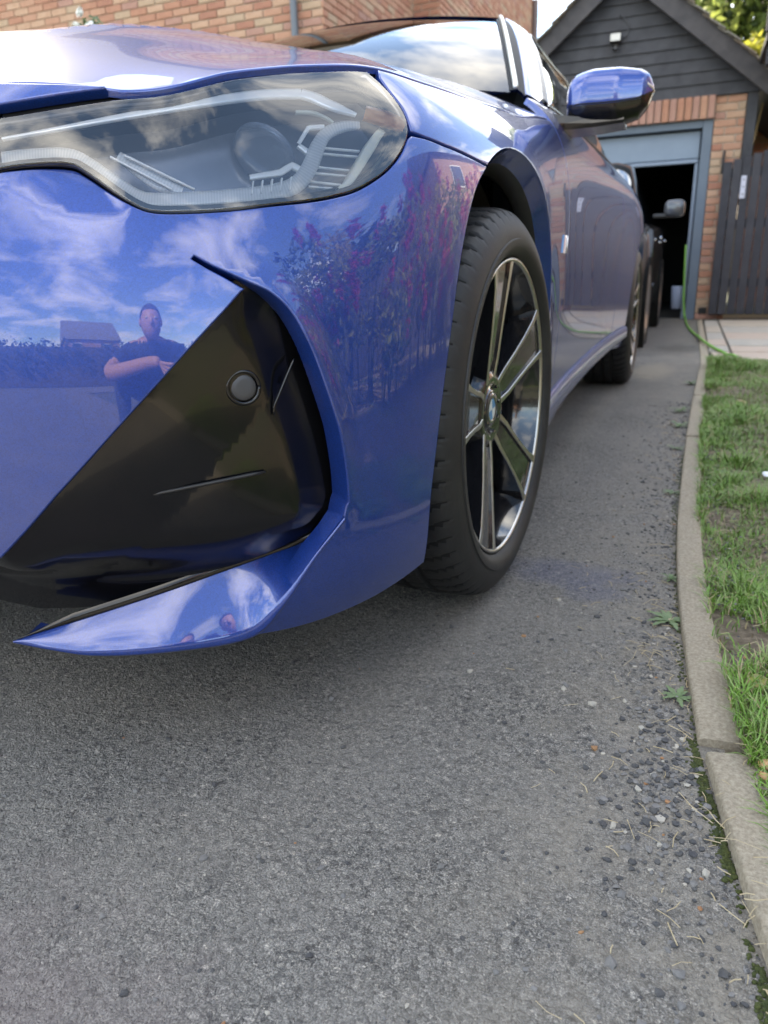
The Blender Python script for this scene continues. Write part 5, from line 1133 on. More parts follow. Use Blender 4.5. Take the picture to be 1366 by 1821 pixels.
# ------------------------------------------------------------------ gate
GT = empty('gate', (1.8,7.9,0), 'dark vertical-board garden gate beside the brick pier', 'gate')
gm = [mat('gate_board_dark', (.020,.020,.026), .7, var=(.034,.033,.042), scale=8, bump=.3, bump_scale=50), mat('gate_board_mid', (.028,.027,.034), .7, var=(.044,.042,.05), scale=8, bump=.3, bump_scale=50)]
for i in range(12):
    x = 1.335+i*.092; zt = 1.60+.16*math.sin(min(1.0,(x-1.33)/1.0)*math.pi/2); g = MB(); g.box((x+.003,7.885+.004*(i%2),.06),(x+.088,7.905+.004*(i%2),zt), bev=.005); g.build('board', gm[i % 2], GT)
for z in (.35,.95,1.45): g = MB(); g.box((1.34,7.91,z),(2.43,7.95,z+.09)); g.build('rail', gm[0], GT)
g = MB(); g.box((1.520,7.872,1.235),(1.575,7.884,1.46), bev=.006); pl = g.build('latch_plate', mat('latch_steel', (.42,.42,.50), .4, metal=.4), GT)
for z in (1.28,1.35,1.42): g = MB(); g.tube([(1.548,7.874,z),(1.548,7.866,z)], .008, 8); g.build('screw', mat('screw_dark', (.05,.05,.05), .5), pl)
g = MB(); g.box((2.44,7.84,0),(2.54,7.96,1.9), bev=.008); tag(g.build('gate_post', gm[0]), 'square dark timber post at the hinge side of the gate', 'post')
# cane leaning behind the gate, and the brick wall glimpsed there
g = MB(); g.tube([(1.53,8.25,1.2),(1.60,8.3,1.75),(1.665,8.35,2.2)], .011, 6); tag(g.build('garden_cane', mat('bamboo', (.45,.36,.18), .6)), 'pale bamboo cane leaning up behind the dark gate', 'cane')
GW = empty('garden_wall', (2.4,10.5,0), 'sunlit low brick wall glimpsed over the gate', 'wall'); g = MB(); g.box((1.75,10.512,0),(4.0,10.75,2.3)); g.build('wall', mortar, GW); brick_field(GW, (1.72,10.5,0), (1,0,0), (0,-1,0), 2.2, 0, 2.3, seed=8, budget=60)
# timber eave at the right edge of the picture
TE = empty('timber_canopy', (1.9,7.0,0), 'dark timber canopy end hanging above the gate at the right edge', 'canopy')
g = MB(); g.box((1.545,6.9,2.52),(2.6,6.94,3.7), bev=.006); g.build('fascia_board', timber, TE); g = MB(); g.box((1.56,6.95,2.46),(2.6,8.6,2.53), bev=.006); g.build('soffit_board', timber, TE); g = MB(); g.box((1.585,7.1,2.30),(1.66,7.2,2.46), bev=.006); g.build('bracket', timber, TE); g = MB(); g.box((2.5,7.6,0),(2.6,7.7,2.46)); g.build('post', timber, TE)
# ------------------------------------------------------------------ hose
hp = smooth_line(np.array([(1.045,7.93,.80),(1.052,7.92,.62),(1.062,7.92,.42),(1.075,7.92,.22),(1.095,7.90,.08),(1.115,7.75,.02),(1.135,7.1,.012),(1.16,6.5,.012),(1.215,5.75,.014),(1.235,5.3,.035),(1.265,4.9,.036),(1.335,4.35,.032),(1.385,4.08,.032),(1.40,3.9,.034),(1.425,3.6,.06),(1.455,3.35,.05)]), 8)
g = MB(); g.tube(hp, .009, 8); tag(g.build('garden_hose', mat('hose_green', (.16,.40,.05), .45, var=(.20,.46,.08), scale=30), smooth=True), 'thin lime-green garden hose trailing from the garage onto the lawn', 'hose')
# pale round tub inside the doorway
V, F = lathe([(0,.0),(.0,.13),(.02,.15),(.25,.17),(.26,.16),(.24,.0)], 28, (0,0,0)); V = np.array(V)[:, [1,2,0]]*np.array([.5,.5,1])+np.array([1.01,8.35,.10]); tag(mesh_obj('bucket', V, F, mat('bucket_plastic', (.33,.40,.55), .5), None, True), 'pale blue bucket standing just inside the dark garage', 'bucket')
# ------------------------------------------------------------------ house on the left
HS = empty('brick_house', (-6,9,0), 'red brick house behind the blue car, stepping back towards the garage', 'house')
HX, HY = -2.56, 6.5
g = MB(); g.box((-13.0,HY+.012,0),(HX-.012,HY+9,5.6)); g.box((HX-.5,9.22,0),(-2.212,15.0,5.6)); g.build('wall', mortar, HS)
brick_field(HS, (-11.8,HY,0), (1,0,0), (0,-1,0), 11.8+HX, 0, 5.55, seed=4, budget=180)
brick_field(HS, (HX,HY,0), (0,1,0), (1,0,0), 2.72, 0, 5.55, seed=5, budget=60)
brick_field(HS, (HX,9.21,0), (1,0,0), (0,-1,0), .35, 0, 5.55, seed=6, budget=12)
brick_field(HS, (-2.20,9.21,0), (0,1,0), (1,0,0), 5.79, 0, 5.55, seed=7, budget=48)
dp = atY(523, 30, HY-.06)
g = MB(); g.tube([(dp[0],HY-.06,.1),(dp[0],HY-.06,5.4)], .036, 12); g.tube([(dp[0],HY-.06,2.05),(dp[0],HY-.06,2.12)], .042, 12); g.build('downpipe', mat('grey_downpipe', (.10,.115,.135), .45), HS)
g = MB(); g.tube([(-2.15,15.02,.1),(-2.15,15.02,5.5)], .06, 10); g.build('downpipe', mat('brown_downpipe', (.11,.075,.07), .5), HS)
rf = MB(); rf.prism([(-13.4,HY-.4,5.5),(HX+.25,HY-.4,5.5),(HX+.25,HY-.4,5.62),(-7.8,HY-.4,9.2),(-13.4,HY-.4,5.62)], (0,0,0), (0,9.8,0)); rf.build('roof', tile_m[0], HS)
# plant with white flowers showing above the bonnet
leaf_m = mat('rose_leaf', (.06,.10,.03), .5, var=(.13,.17,.06), scale=30); pet_m = mat('rose_white', (.78,.77,.72), .5)
RS = empty('rose_bush', (-2.5,3.0,0), 'white-flowered rose stem rising behind the bonnet', 'rose bush'); rg = np.random.default_rng(3)
g = MB()
for i in range(5): g.tube([(-2.5+rg.normal(0,.03),3.0+rg.normal(0,.03),0),(-2.5+rg.normal(0,.05),3.0,1.0),(-2.5+rg.normal(0,.07),3.0+rg.normal(0,.06),2.04)], .008, 6)
g.build('stem', mat('rose_stem', (.06,.07,.03), .7), RS)
def leaf_cloud(name, ctr, rad, n, size, m, parent=None, seed=0, shell=.5, squash=(1,1,1), flat=.6):
    r = np.random.default_rng(seed); d = r.normal(size=(n,3)); d /= np.linalg.norm(d, axis=1)[:, None]; q = (shell+(1-shell)*r.random(n)**.5)[:, None]; P = np.asarray(ctr)+d*q*rad*np.asarray(squash)
    a = r.normal(size=(n,3)); a /= np.linalg.norm(a, axis=1)[:, None]; b = np.cross(a, r.normal(size=(n,3))); b /= np.linalg.norm(b, axis=1)[:, None]; s_ = (size*r.uniform(.6,1.4,n))[:, None]; c_ = np.cross(a, b)
    V = np.stack([P-a*s_, P+b*s_*.45+c_*s_*.12, P+a*s_, P-b*s_*.45+c_*s_*.12], 1).reshape(-1, 3); F = (np.arange(n)[:, None]*4+np.array([[0,1,2],[0,2,3]])[0:1]).tolist()+(np.arange(n)[:, None]*4+np.array([[0,2,3]])).tolist()
    return V, F
V, F = leaf_cloud('f', (-2.5,3.0,2.02), .12, 90, .028, None, seed=4, shell=.1, squash=(.9,.9,1.1)); mesh_obj('foliage', V, F, leaf_m, RS)
for (dx, dz) in ((-.05,.03),(-.01,.10),(.06,.02)):
    V, F = leaf_cloud('f', (-2.5+dx,2.93,2.06+dz), .02, 22, .02, None, seed=int(dz*100)+9, shell=.2); mesh_obj('flower', V, F, pet_m, RS)
# ------------------------------------------------------------------ trees behind the garage
def blob_tree(name, base, h, rad, n, size, mats, label, cat, seed, group=None, clumps=16, squash=.8):
    r = np.random.default_rng(seed); o = empty(name, (base[0], base[1], 0), label, cat, group)
    g = MB(); top = np.array([base[0], base[1], h*.75])
    g.tube([(base[0],base[1],0),(base[0]+.1,base[1],h*.3),top], [rad*.10,rad*.075,rad*.03], 8)
    cs = []
    for i in range(clumps):
        d = r.normal(size=3); d /= np.linalg.norm(d); c_ = np.array([base[0], base[1], h-rad*squash])+d*rad*np.array([.72,.72,.62*squash])*r.uniform(.5,1); cs.append(c_); g.tube([(base[0]+.1,base[1],h*.35+.2*r.random()), (c_+np.array([base[0],base[1],h*.4]))/2+r.normal(0,.1,3), c_], [rad*.04,rad*.025,rad*.008], 6)
    g.build('trunk', mat('bark', (.07,.055,.04), .9, var=(.12,.10,.08), scale=12, bump=.5), o)
    per = n//clumps; VV, FF, MM, b = [], [], [], 0
    for i, c_ in enumerate(cs):
        V, F = leaf_cloud('x', c_, rad*r.uniform(.26,.42), per, size, None, seed=seed*50+i, shell=.35); VV.append(V); FF += [tuple(q+b for q in f) for f in F]; MM += [int(r.integers(0, len(mats)))]*len(F); b += len(V)
    mesh_obj('crown', np.vstack(VV), FF, mats, o, False, MM); return o
def leafm(nm_, a, b):
    m = mat(nm_, a, .55, var=b, scale=1.6); t = m.node_tree; p = t.nodes['Principled BSDF']; tr = N(t, 'ShaderNodeBsdfTranslucent'); mxs = N(t, 'ShaderNodeMixShader'); mxs.inputs[0].default_value = .6
    src = p.inputs['Base Color'].links[0].from_socket; t.links.new(src, tr.inputs[0]); t.links.new(p.outputs[0], mxs.inputs[1]); t.links.new(tr.outputs[0], mxs.inputs[2]); t.links.new(mxs.outputs[0], t.nodes['Material Output'].inputs[0]); return m
lg = [leafm('leaf_green', (.10,.15,.03), (.19,.25,.06)), leafm('leaf_light', (.20,.25,.06), (.30,.34,.10)), leafm('leaf_dark', (.035,.06,.015), (.07,.10,.03))]
ly_ = [leafm('leaf_yellow', (.38,.33,.03), (.50,.42,.05)), leafm('leaf_lime', (.22,.25,.03), (.36,.34,.05))]
blob_tree('tree', (2.0,18.0), 7.6, 2.8, 5200, .13, lg, 'large green tree behind the garage roof', 'tree', 31, clumps=22)
blob_tree('tree', (-1.2,24.0), 7.5, 2.6, 2000, .16, lg[1:], 'pale green tree further back behind the garage ridge', 'tree', 33)
blob_tree('tree', (1.78,11.6), 4.0, .68, 1500, .07, ly_, 'yellow-leaved small tree between the garage roof and the canopy', 'tree', 32, clumps=12, squash=1.9)
# ------------------------------------------------------------------ second car behind the blue one
C2 = empty('parked_car', (.02,5.9,0), 'dark grey car parked behind the blue coupe, nose towards it, before the garage', 'car')
p2 = paint_mat('dark_grey_paint', (.022,.022,.026), .4, .06)
st2 = [  # Y, half width, belt z, top z (roof or bonnet), top half width, sill z
 (3.98,.50,.60,.70,.42,.30),(4.06,.66,.68,.78,.55,.24),(4.25,.78,.76,.86,.62,.20),(4.55,.835,.80,.92,.66,.2),(4.95,.845,.84,.98,.68,.2),(5.20,.845,.87,1.03,.68,.2),(5.55,.845,.89,1.22,.63,.2),(5.95,.845,.91,1.43,.57,.2),(6.4,.845,.92,1.475,.56,.2),(6.9,.845,.94,1.46,.55,.2),(7.4,.83,.95,1.40,.53,.22),(7.7,.79,.93,1.22,.52,.25),(7.9,.70,.88,.98,.5,.32)]
rows = []
for (y, hw, bz, tz, tw, sz) in st2:
    rows.append([(0.02,y,sz),(hw*.8,y,sz),(hw*.97,y,sz+.05),(hw*1.0,y,sz+(bz-sz)*.4),(hw*1.005,y,sz+(bz-sz)*.72),(hw*.985,y,bz-.02),(hw*.93,y,bz+.015),(hw*.90,y,bz+.02),(tw+(hw*.90-tw)*.35,y,bz+.02+(tz-bz-.02)*.62),(tw,y,tz-.035),(tw*.8,y,tz-.004),(0.02,y,tz+.012)])
rows = np.array(rows); ns_ = 8; dense = np.stack([smooth_line(rows[:, j], ns_) for j in range(rows.shape[1])], 1); m_ = dense.shape[1]
F, FM = [], []
for i in range(len(dense)-1):
    for j in range(m_-1):
        F.append((i*m_+j, i*m_+j+1, (i+1)*m_+j+1, (i+1)*m_+j)); y = dense[i, j, 1]; FM.append(1 if (j in (7,8) and 5.35 < y < 7.45) or (j in (9,10) and 5.22 < y < 5.92) else 0)
V2 = dense.reshape(-1, 3); V2m = V2*np.array([-1,1,1])+np.array([.04,0,0]); b_ = len(V2)
fl = [f[::-1] for f in F]
mesh_obj('body', np.vstack([V2, V2m]), fl+[tuple(q+b_ for q in f) for f in F], [p2, mat('tinted_glass', (.02,.025,.03), .04, coat=1.0, spec=.9)], C2, True, FM+FM)
def wheel2(Y):
    W_ = empty('wheel', (.86,Y,0), parent=C2); V, F = lathe([(-.20,.20),(-.205,.28),(-.19,.305),(-.02,.305),(-.005,.28),(.0,.25),(-.006,.215)], 48, (.86,Y,.305)); mesh_obj('tyre', V, F, MT['rubber'], W_, True)
    V, F = lathe([(-.006,.216),(-.002,.20),(-.02,.19),(-.03,.06),(-.02,.0)], 40, (.86,Y,.305)); mesh_obj('rim', V, F, mat('rim_grey', (.28,.28,.29), .35, metal=.9), W_, True); return W_
for Y in (4.80,6.98):
    W_ = wheel2(Y); c = W_.copy(); COL.objects.link(c); c.parent = C2; c.scale = (-1,1,1); c.location = (-W_.location[0]+.0, W_.location[1], 0)
    for ch in list(W_.children): d = ch.copy(); COL.objects.link(d); d.parent = c
    V, F = lathe([(-.2,.335),(.004,.335),(.006,.345)], 40, (.855,Y,.305)); mesh_obj('wheel_arch', V, F, MT['liner'], C2, True)
def ellipsoid(c, r, n=16, m_=10):
    V = [(c[0]+r[0]*math.cos(2*math.pi*i/n)*math.sin(math.pi*j/m_), c[1]+r[1]*math.sin(2*math.pi*i/n)*math.sin(math.pi*j/m_), c[2]+r[2]*math.cos(math.pi*j/m_)) for j in range(m_+1) for i in range(n)]
    return V, [(j*n+i, (j+1)*n+i, (j+1)*n+(i+1)%n, j*n+(i+1)%n) for j in range(m_) for i in range(n)]
MM2 = empty('door_mirror', (.85,5.55,.95), parent=C2)
V, F = ellipsoid((0,0,0), (1,1,1), 20, 14); V = np.array(V); V = np.sign(V)*np.abs(V)**.55*np.array([.080,.06,.068])+np.array([.965,5.6,1.02]); mesh_obj('mirror_shell', V, F, mat('mirror_shell', (.05,.055,.065), .25, metal=.3, coat=.7), MM2, True)
g = MB(); g.box((.80,5.57,.955),(.93,5.63,.985), bev=.008); g.build('mirror_arm', MT['satin_black'], MM2)
V, F = ellipsoid((.66,4.16,.70), (.12,.10,.055)); mesh_obj('headlight', V, F, mat('lamp_clear', (.5,.48,.45), .08, coat=1, metal=.6), C2, True)
for Y in (5.9,6.8): g = MB(); g.box((.85,Y,.80),(.875,Y+.17,.825), bev=.008); g.build('door_handle', MT['chrome'], C2)
# ------------------------------------------------------------------ badge on the wing
LT = [mat('badge_chrome', (.75,.76,.78), .18, metal=.9), mat('badge_blue', (.10,.30,.60), .3), mat('badge_navy', (.02,.03,.14), .3), mat('badge_red', (.6,.03,.03), .3)]
y0, z0, z1, slt = .505, .598, .636, .012
for (a, b, m) in [(0,.010,1),(.0102,.020,2),(.0202,.030,3)]: wing_plate(y0+a, y0+b, z0, z1, .0022, slt, 'badge_stripe', LT[m], BDG)
mx0 = y0+.034
for (a, b) in [(0,.011),(.034,.045)]: wing_plate(mx0+a, mx0+b, z0, z1, .004, slt, 'badge_letter', LT[0], BDG)
def wing_quad(pts, off, name, m, parent):
    V = []
    for d in (0, off):
        for (y, z) in pts: a = np.array(side(y, z)); V.append(S(a[0], a[1])+NS(a[0], a[1])*d)
    return mesh_obj(name, V, [(4,5,6,7),(0,1,5,4),(1,2,6,5),(2,3,7,6),(3,0,4,7)], m, parent)
wing_quad([(mx0+.018,z0),(mx0+.027,z0),(mx0+.011+slt,z1),(mx0+.002+slt,z1)], .0038, 'badge_letter', LT[0], BDG)
wing_quad([(mx0+.018,z0),(mx0+.027,z0),(mx0+.043+slt,z1),(mx0+.034+slt,z1)], .0036, 'badge_letter', LT[0], BDG)
# kidney grille (beyond the left edge of the picture, part of the car's nose)
def kidney(sg):
    K = empty('kidney_grille', (.2*sg,-.8,.55), parent=CAR)
    pts = [frontal(x, z) for x, z in [(.035,.44),(.16,.425),(.30,.45),(.355,.52),(.365,.60),(.32,.655),(.18,.665),(.045,.655),(.03,.55)]]
    C3 = P3(smooth_line(np.array(pts), 4, True), -.004)*np.array([sg,1,1]); g = MB(); g.tube(np.vstack([C3, C3[:1]]), .009, 8, caps=False); g.build('grille_frame', MT['chrome'], K, True)
    
    if sg > 0: panel('grille_back', smooth_line(np.array(pts), 4, True), MT['satin_black'], CAR, step=.02, extra_off=.003, gap=0, bev=.001, depth=.004, mirror=True)
    for x in np.linspace(.06,.33,9):
        a, b = frontal(x, .465), frontal(x, .64); pa, pb = P3([a], -.010)[0]*np.array([sg,1,1]), P3([b], -.010)[0]*np.array([sg,1,1]); g = MB(); g.tube([pa,(pa+pb)/2+np.array([0,-.004,0]),pb], .006, 6); g.build('grille_bar', MT['gloss_black'], K, True)
kidney(1); kidney(-1)
# ------------------------------------------------------------------ surroundings outside the frame, seen in the paint
rn = np.random.default_rng(77)
SH = empty('flower_border', (3.1,1.6,0), 'red-flowered shrub border across the lawn, mirrored in the bumper side', 'shrub')
VV, FF, MM, b = [], [], [], 0; gs = MB()
for i in range(46):
    c_ = np.array([3.05+rn.uniform(-.40,.55), rn.uniform(-.6,3.8), rn.uniform(.25,1.65)]); V, F = leaf_cloud('s', c_, rn.uniform(.22,.36), 130, .05, None, seed=400+i, shell=.3); VV.append(V); FF += [tuple(q+b for q in f) for f in F]; MM += [int(rn.integers(0,4))]*len(F); b += len(V); gs.tube([(c_[0]*.5+1.55, c_[1], 0), c_], [.018,.008], 5)
mesh_obj('foliage', np.vstack(VV), FF, lg[:2]+ly_, SH, False, MM); gs.build('stem', bpy.data.materials['rose_stem'], SH)
VV, FF, b = [], [], 0
for i in range(120):
    c_ = np.array([2.72+rn.uniform(-.25,.4), rn.uniform(-.6,3.8), rn.uniform(.5,1.8)]); V, F = leaf_cloud('s', c_, .07, 26, .035, None, seed=600+i, shell=.1, squash=(.7,.7,1.8)); VV.append(V); FF += [tuple(q+b for q in f) for f in F]; b += len(V)
tag(mesh_obj('blossom', np.vstack(VV), FF, leafm('blossom_red', (.42,.02,.05), (.5,.06,.12)), SH), kind='stuff')
def simple_house(name, x0, x1, y0, y1, he, hr, label, wall_axis, wins, m_wall, along='y'):
    o = empty(name, ((x0+x1)/2,(y0+y1)/2,0), label, 'house'); g = MB(); g.box((x0,y0,0),(x1,y1,he)); g.build('wall', m_wall, o); rf = MB()
    if along == 'y': xm = (x0+x1)/2; rf.prism([(x0-.3,y0-.3,he-.05),(x1+.3,y0-.3,he-.05),(xm,y0-.3,hr)], (0,0,0), (0,y1-y0+.6,0))
    else: ym = (y0+y1)/2; rf.prism([(x0-.3,y0-.3,he-.05),(x0-.3,y1+.3,he-.05),(x0-.3,ym,hr)], (0,0,0), (x1-x0+.6,0,0))
    rf.build('roof', tile_m[1], o)
    wf = mat('window_frame_white', (.75,.75,.73), .5); wg = mat('dark_window', (.02,.025,.03), .05, coat=1)
    for a, z, w_, h in wins:
        g = MB(); g2 = MB()
        if wall_axis == 'x': g.box((x0-.04,a,z),(x0-.005,a+w_,z+h)); g2.box((x0-.05,a+.07,z+.07),(x0-.041,a+w_-.07,z+h-.07))
        else: g.box((a,y1+.005,z),(a+w_,y1+.04,z+h)); g2.box((a+.07,y1+.041,z+.07),(a+w_-.07,y1+.05,z+h-.07))
        f = g.build('window', wf, o); g2.build('pane', wg, f)
    return o
def brick_tex(nm_):
    m = mat(nm_, (.3,.15,.1), .9); t = m.node_tree; bt_ = N(t, 'ShaderNodeTexBrick'); bt_.inputs['Color1'].default_value = (.40,.19,.10,1); bt_.inputs['Color2'].default_value = (.34,.15,.085,1); bt_.inputs['Mortar'].default_value = (.42,.36,.29,1); bt_.inputs['Scale'].default_value = 4.44; bt_.inputs['Mortar Size'].default_value = .03
    c = N(t, 'ShaderNodeTexCoord'); s_ = N(t, 'ShaderNodeSeparateXYZ'); t.links.new(c.outputs['Object'], s_.inputs[0]); ad = N(t, 'ShaderNodeMath', operation='ADD'); t.links.new(s_.outputs[0], ad.inputs[0]); t.links.new(s_.outputs[1], ad.inputs[1]); cb = N(t, 'ShaderNodeCombineXYZ'); t.links.new(ad.outputs[0], cb.inputs[0]); t.links.new(s_.outputs[2], cb.inputs[1]); t.links.new(cb.outputs[0], bt_.inputs['Vector']); t.links.new(bt_.outputs[0], t.nodes['Principled BSDF'].inputs['Base Color']); return m
bw = brick_tex('neighbour_brick')
simple_house('brick_house', 6.4,13,5.2,14,5.0,7.6, 'sunlit neighbouring brick house across the lawn, mirrored in the wing', 'x', [(6.5,1,1.6,1.3),(10,1,1.6,1.3),(6.8,3.1,1.4,1.2),(11,3.1,1.4,1.2)], bw)
simple_house('brick_house', 3,12,-42,-33,5.0,8.6, 'brick house across the road behind the camera', 'y', [(4,1,1.6,1.3),(7,1,1,2),(9,1,1.6,1.3),(4,3.3,1.5,1.2),(9,3.3,1.5,1.2)], bw, 'x')
RH = empty('hedge', (0,-15,0), 'long dark hedge across the road behind the camera', 'hedge'); VV, FF, b = [], [], 0
for i in range(60):
    V, F = leaf_cloud('h', (-22+i*.75, -15+rn.uniform(-.3,.3), rn.uniform(.7,1.9)), .95, 130, .14, None, seed=900+i, shell=.4); VV.append(V); FF += [tuple(q+b for q in f) for f in F]; b += len(V)
mesh_obj('foliage', np.vstack(VV), FF, lg[2], RH); g = MB(); g.box((-22,-15.4,0),(22,-14.7,2.0)); g.build('branches', bpy.data.materials['bark'], RH)
FN = empty('timber_fence', (5.4,2,0), 'tall dark timber fence behind the flower border, mirrored in the bumper side', 'fence')
for i in range(74): y = -3.2+i*.150; g = MB(); g.box((5.38,y,.04),(5.405,y+.144,1.95+.01*(i%3))); g.build('board', gm[i % 2], FN)
for i in range(6): y = -3.2+i*2.2; g = MB(); g.box((5.41,y,0),(5.51,y+.1,2.0)); g.build('post', gm[0], FN)
for i, (x, y, h, lab) in enumerate([(7.2,-1.5,4.2,'dark evergreen beyond the tall fence, nearer the road'),(7.8,1.6,4.6,'dark evergreen beyond the tall fence, nearer the garden')]): blob_tree('tree', (x, y), h, 1.7, 1500, .13, [lg[2]], lab, 'tree', 90+i, clumps=14, squash=1.0)
HG = empty('hedge', (5.6,-4,0), 'clipped green hedge beside the lawn, behind the camera', 'hedge'); VV, FF, b = [], [], 0
for i in range(26):
    V, F = leaf_cloud('h', (5.6+rn.uniform(-.2,.2), -8+i*.28, rn.uniform(.3,1.1)), .42, 150, .05, None, seed=800+i, shell=.4); VV.append(V); FF += [tuple(q+b for q in f) for f in F]; b += len(V)
mesh_obj('foliage', np.vstack(VV), FF, lg[2], HG); g = MB(); g.box((5.45,-8,0),(5.75,-.9,1.1)); g.build('branches', bpy.data.materials['bark'], HG)
# ------------------------------------------------------------------ the photographer, crouching behind the camera (mirrored in the paint)
def skin_mesh(nodes, edges, root, sub=2):
    me = bpy.data.meshes.new('tmp'); me.from_pydata([n[0] for n in nodes], edges, []); o = bpy.data.objects.new('tmp', me); COL.objects.link(o)
    sk_ = o.modifiers.new('s', 'SKIN'); sk_.use_smooth_shade = True
    for i, n in enumerate(nodes): me.skin_vertices[0].data[i].radius = (n[1], n[1] if len(n) < 3 else n[2]); me.skin_vertices[0].data[i].use_root = (i == root)
    sb = o.modifiers.new('d', 'SUBSURF'); sb.levels = sub; sb.render_levels = sub
    dg = bpy.context.evaluated_depsgraph_get(); ev = o.evaluated_get(dg); m2 = ev.to_mesh(); V = [v.co[:] for v in m2.vertices]; F = [tuple(p.vertices) for p in m2.polygons]; ev.to_mesh_clear(); bpy.data.objects.remove(o); bpy.data.meshes.remove(me)
    return np.array(V), F
PC = np.array([1.36,-1.88,0.0]); fd = np.array([-.45,.893,0]); rd = np.array([.893,.45,0]); zd = np.array([0,0,1.0])
def pp(f, r_, z): return tuple(PC+fd*f+rd*r_+zd*z)
nodes = [(pp(-.30,0,.36), .155,.14),(pp(-.18,0,.46), .15,.12),(pp(-.04,0,.55), .165,.12),(pp(.08,0,.62), .13,.10),(pp(.16,0,.665), .058),(pp(.20,0,.70), .06)]; edges = [(0,1),(1,2),(2,3),(3,4),(4,5)]
for sg in (1,-1):
    b = len(nodes)
    if sg > 0: leg = [(pp(-.30,.11,.34), .10),(pp(-.06,.20,.075), .066),(pp(-.30,.21,.07), .056),(pp(-.50,.20,.07), .042)]     # kneeling leg
    else: leg = [(pp(-.28,-.11,.36), .10),(pp(.12,-.27,.47), .068),(pp(.11,-.26,.27), .056),(pp(.08,-.25,.10), .042)]          # foot planted
    nodes += leg; edges += [(0,b),(b,b+1),(b+1,b+2),(b+2,b+3)]
    nodes += [(pp(.09,sg*.19,.61), .062),(pp(.28,sg*.33,.48), .045),(pp(.49,.10+sg*.13,.525), .030),(pp(.535,.10+sg*.085,.52), .026)]; edges += [(3,b+4),(b+4,b+5),(b+5,b+6),(b+6,b+7)]
V, F = skin_mesh(nodes, edges, 0, 2)
Vs_, Fs_ = [V], [tuple(f) for f in F]; b0 = len(V)
phone_c = CAM-UPV*.055-FWD*.010
for sg in (1,-1):        # five fingers a hand, closing on the sides of the phone
    hand = np.array(pp(.535,.10+sg*.085,.52))
    for k in range(5):
        e_ = phone_c+RGT*sg*(.036)+UPV*(-.005-.020*k if k < 4 else -.03)+(-FWD*.012 if k == 4 else FWD*-.002); tip = e_-RGT*sg*(.018 if k < 4 else .022)+(FWD*.006 if k < 4 else -FWD*.004); kn = hand*.4+e_*.6+RGT*sg*.012
        Vf, Ff = skin_mesh([(tuple(hand), .010),(tuple(kn), .009),(tuple(e_+RGT*sg*.007), .008),(tuple(tip), .0065)], [(0,1),(1,2),(2,3)], 0, 1); Vs_.append(Vf); Fs_ += [tuple(q+b0 for q in f) for f in Ff]; b0 += len(Vf)
hc = np.array(pp(.235,0,.765)); Vh, Fh = ellipsoid((0,0,0), (.074,.094,.115), 24, 16); Vh = np.array(Vh); Vh = hc+Vh[:, :1]*rd+Vh[:, 1:2]*fd+Vh[:, 2:]*zd; Vs_.append(Vh); Fs_ += [tuple(q+b0 for q in f) for f in Fh]; b0 += len(Vh)
Vn, Fn = ellipsoid((0,0,0), (.014,.020,.026), 12, 8); Vn = np.array(Vn); Vn = hc+fd*.094-zd*.01+Vn[:, :1]*rd+Vn[:, 1:2]*fd+Vn[:, 2:]*zd; Vs_.append(Vn); Fs_ += [tuple(q+b0 for q in f) for f in Fn]; b0 += len(Vn)
for sg in (1,-1): Ve, Fe = ellipsoid((0,0,0), (.010,.020,.030), 10, 8); Ve = np.array(Ve); Ve = hc+rd*sg*.075+Ve[:, :1]*rd+Ve[:, 1:2]*fd+Ve[:, 2:]*zd; Vs_.append(Ve); Fs_ += [tuple(q+b0 for q in f) for f in Fe]; b0 += len(Ve)
VP = np.vstack(Vs_); skin_m = mat('skin', (.50,.27,.18), .5); shirt_m = mat('dark_tshirt', (.012,.016,.028), .85, var=(.02,.024,.038), scale=30); jean_m = mat('dark_trousers', (.02,.024,.035), .85, var=(.035,.04,.055), scale=40)
fm = []
for f in Fs_:
    q = VP[list(f)].mean(0)-PC; a, r_, z = q@fd, q@rd, q[2]; arm = abs(r_-.03) > .17 or a > .33
    if z > .655 and a > .12: fm.append(0)
    elif a > .24 and z > .40 and not (r_ < -.17 and z < .47 and a < .2): fm.append(0)
    elif z < .40 or (r_ < -.15 and a < .22 and z < .545 and a > -.2 and not (r_ > -.24 and z > .5)): fm.append(2)
    else: fm.append(1)
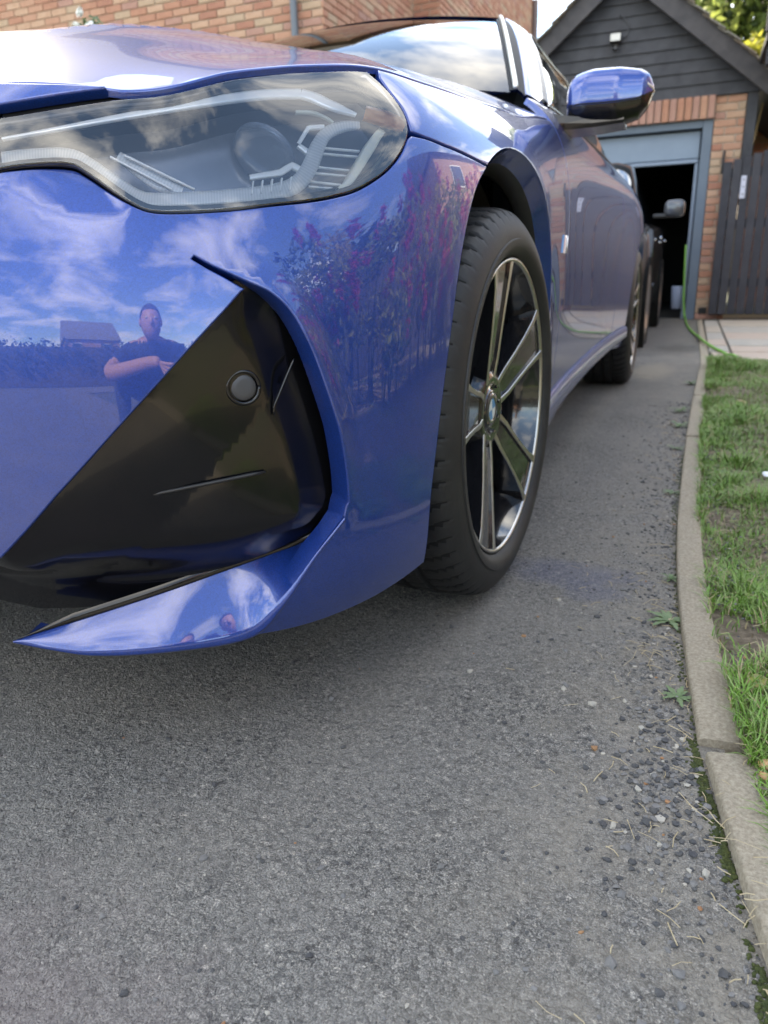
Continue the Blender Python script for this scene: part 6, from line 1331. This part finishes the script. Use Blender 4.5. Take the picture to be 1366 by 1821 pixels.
PER = empty('person', PC, 'person in a dark t-shirt kneeling low behind the camera, mirrored in the blue bumper', 'person')
mesh_obj('body', VP, Fs_, [skin_m, shirt_m, jean_m], PER, True, fm)
Vh, Fh = ellipsoid((0,0,0), (.080,.098,.115), 20, 12); Vh = np.array(Vh); kp = [f for f in Fh if np.mean([Vh[i][2]*1.0-Vh[i][1]*.9 for i in f]) > -.005]; Vh = hc+zd*.014-fd*.008+Vh[:, :1]*rd+Vh[:, 1:2]*fd+Vh[:, 2:]*zd; mesh_obj('hair', Vh, kp, mat('brown_hair', (.04,.025,.015), .6), PER, True)
for sg in (1,-1):
    e_ = hc+fd*.085+rd*sg*.030+zd*.012; Ve, Fe = ellipsoid(e_, (.010,.008,.008), 10, 8); mesh_obj('eye', Ve, Fe, mat('eye', (.6,.58,.55), .2), PER, True)
    sc_ = np.array(pp(.16,-.25,0)) if sg < 0 else np.array(pp(-.56,.20,.0)); prof = [(-.12,.035,.075),(-.08,.042,.085),(0,.044,.075),(.08,.048,.060),(.13,.040,.048),(.155,.02,.036)]; Vq = []
    for (a, w_, h) in prof: Vq += [tuple(sc_+fd*a+rd*o+zd*z) for o, z in [(-w_,.0),(-w_,.022),(-w_*.75,h),(w_*.75,h),(w_,.022),(w_,0)]]
    Fq = [(i*6+j, i*6+(j+1)%6, (i+1)*6+(j+1)%6, (i+1)*6+j) for i in range(5) for j in range(6)]+[tuple(range(6))[::-1], tuple(30+j for j in range(6))]; fmq = [(1 if j in (0,4,5) else 0) for i in range(5) for j in range(6)]+[0,0]
    mesh_obj('shoe', Vq, Fq, [mat('grey_trainer', (.18,.19,.21), .7), mat('white_sole', (.7,.7,.68), .6)], PER, False, fmq)
R3p = np.stack([RGT, FWD, UPV], 1); g = MB(); c_ = phone_c-FWD*.004; g.box((-.037,-.004,-.080),(.037,.004,.080), bev=.003); Vp = np.array(g.v)@R3p.T+c_; tag(mesh_obj('phone', Vp, g.f, mat('phone_body', (.02,.02,.024), .25, coat=.5), None, False), 'black smartphone held upright in both hands of the kneeling person', 'phone')
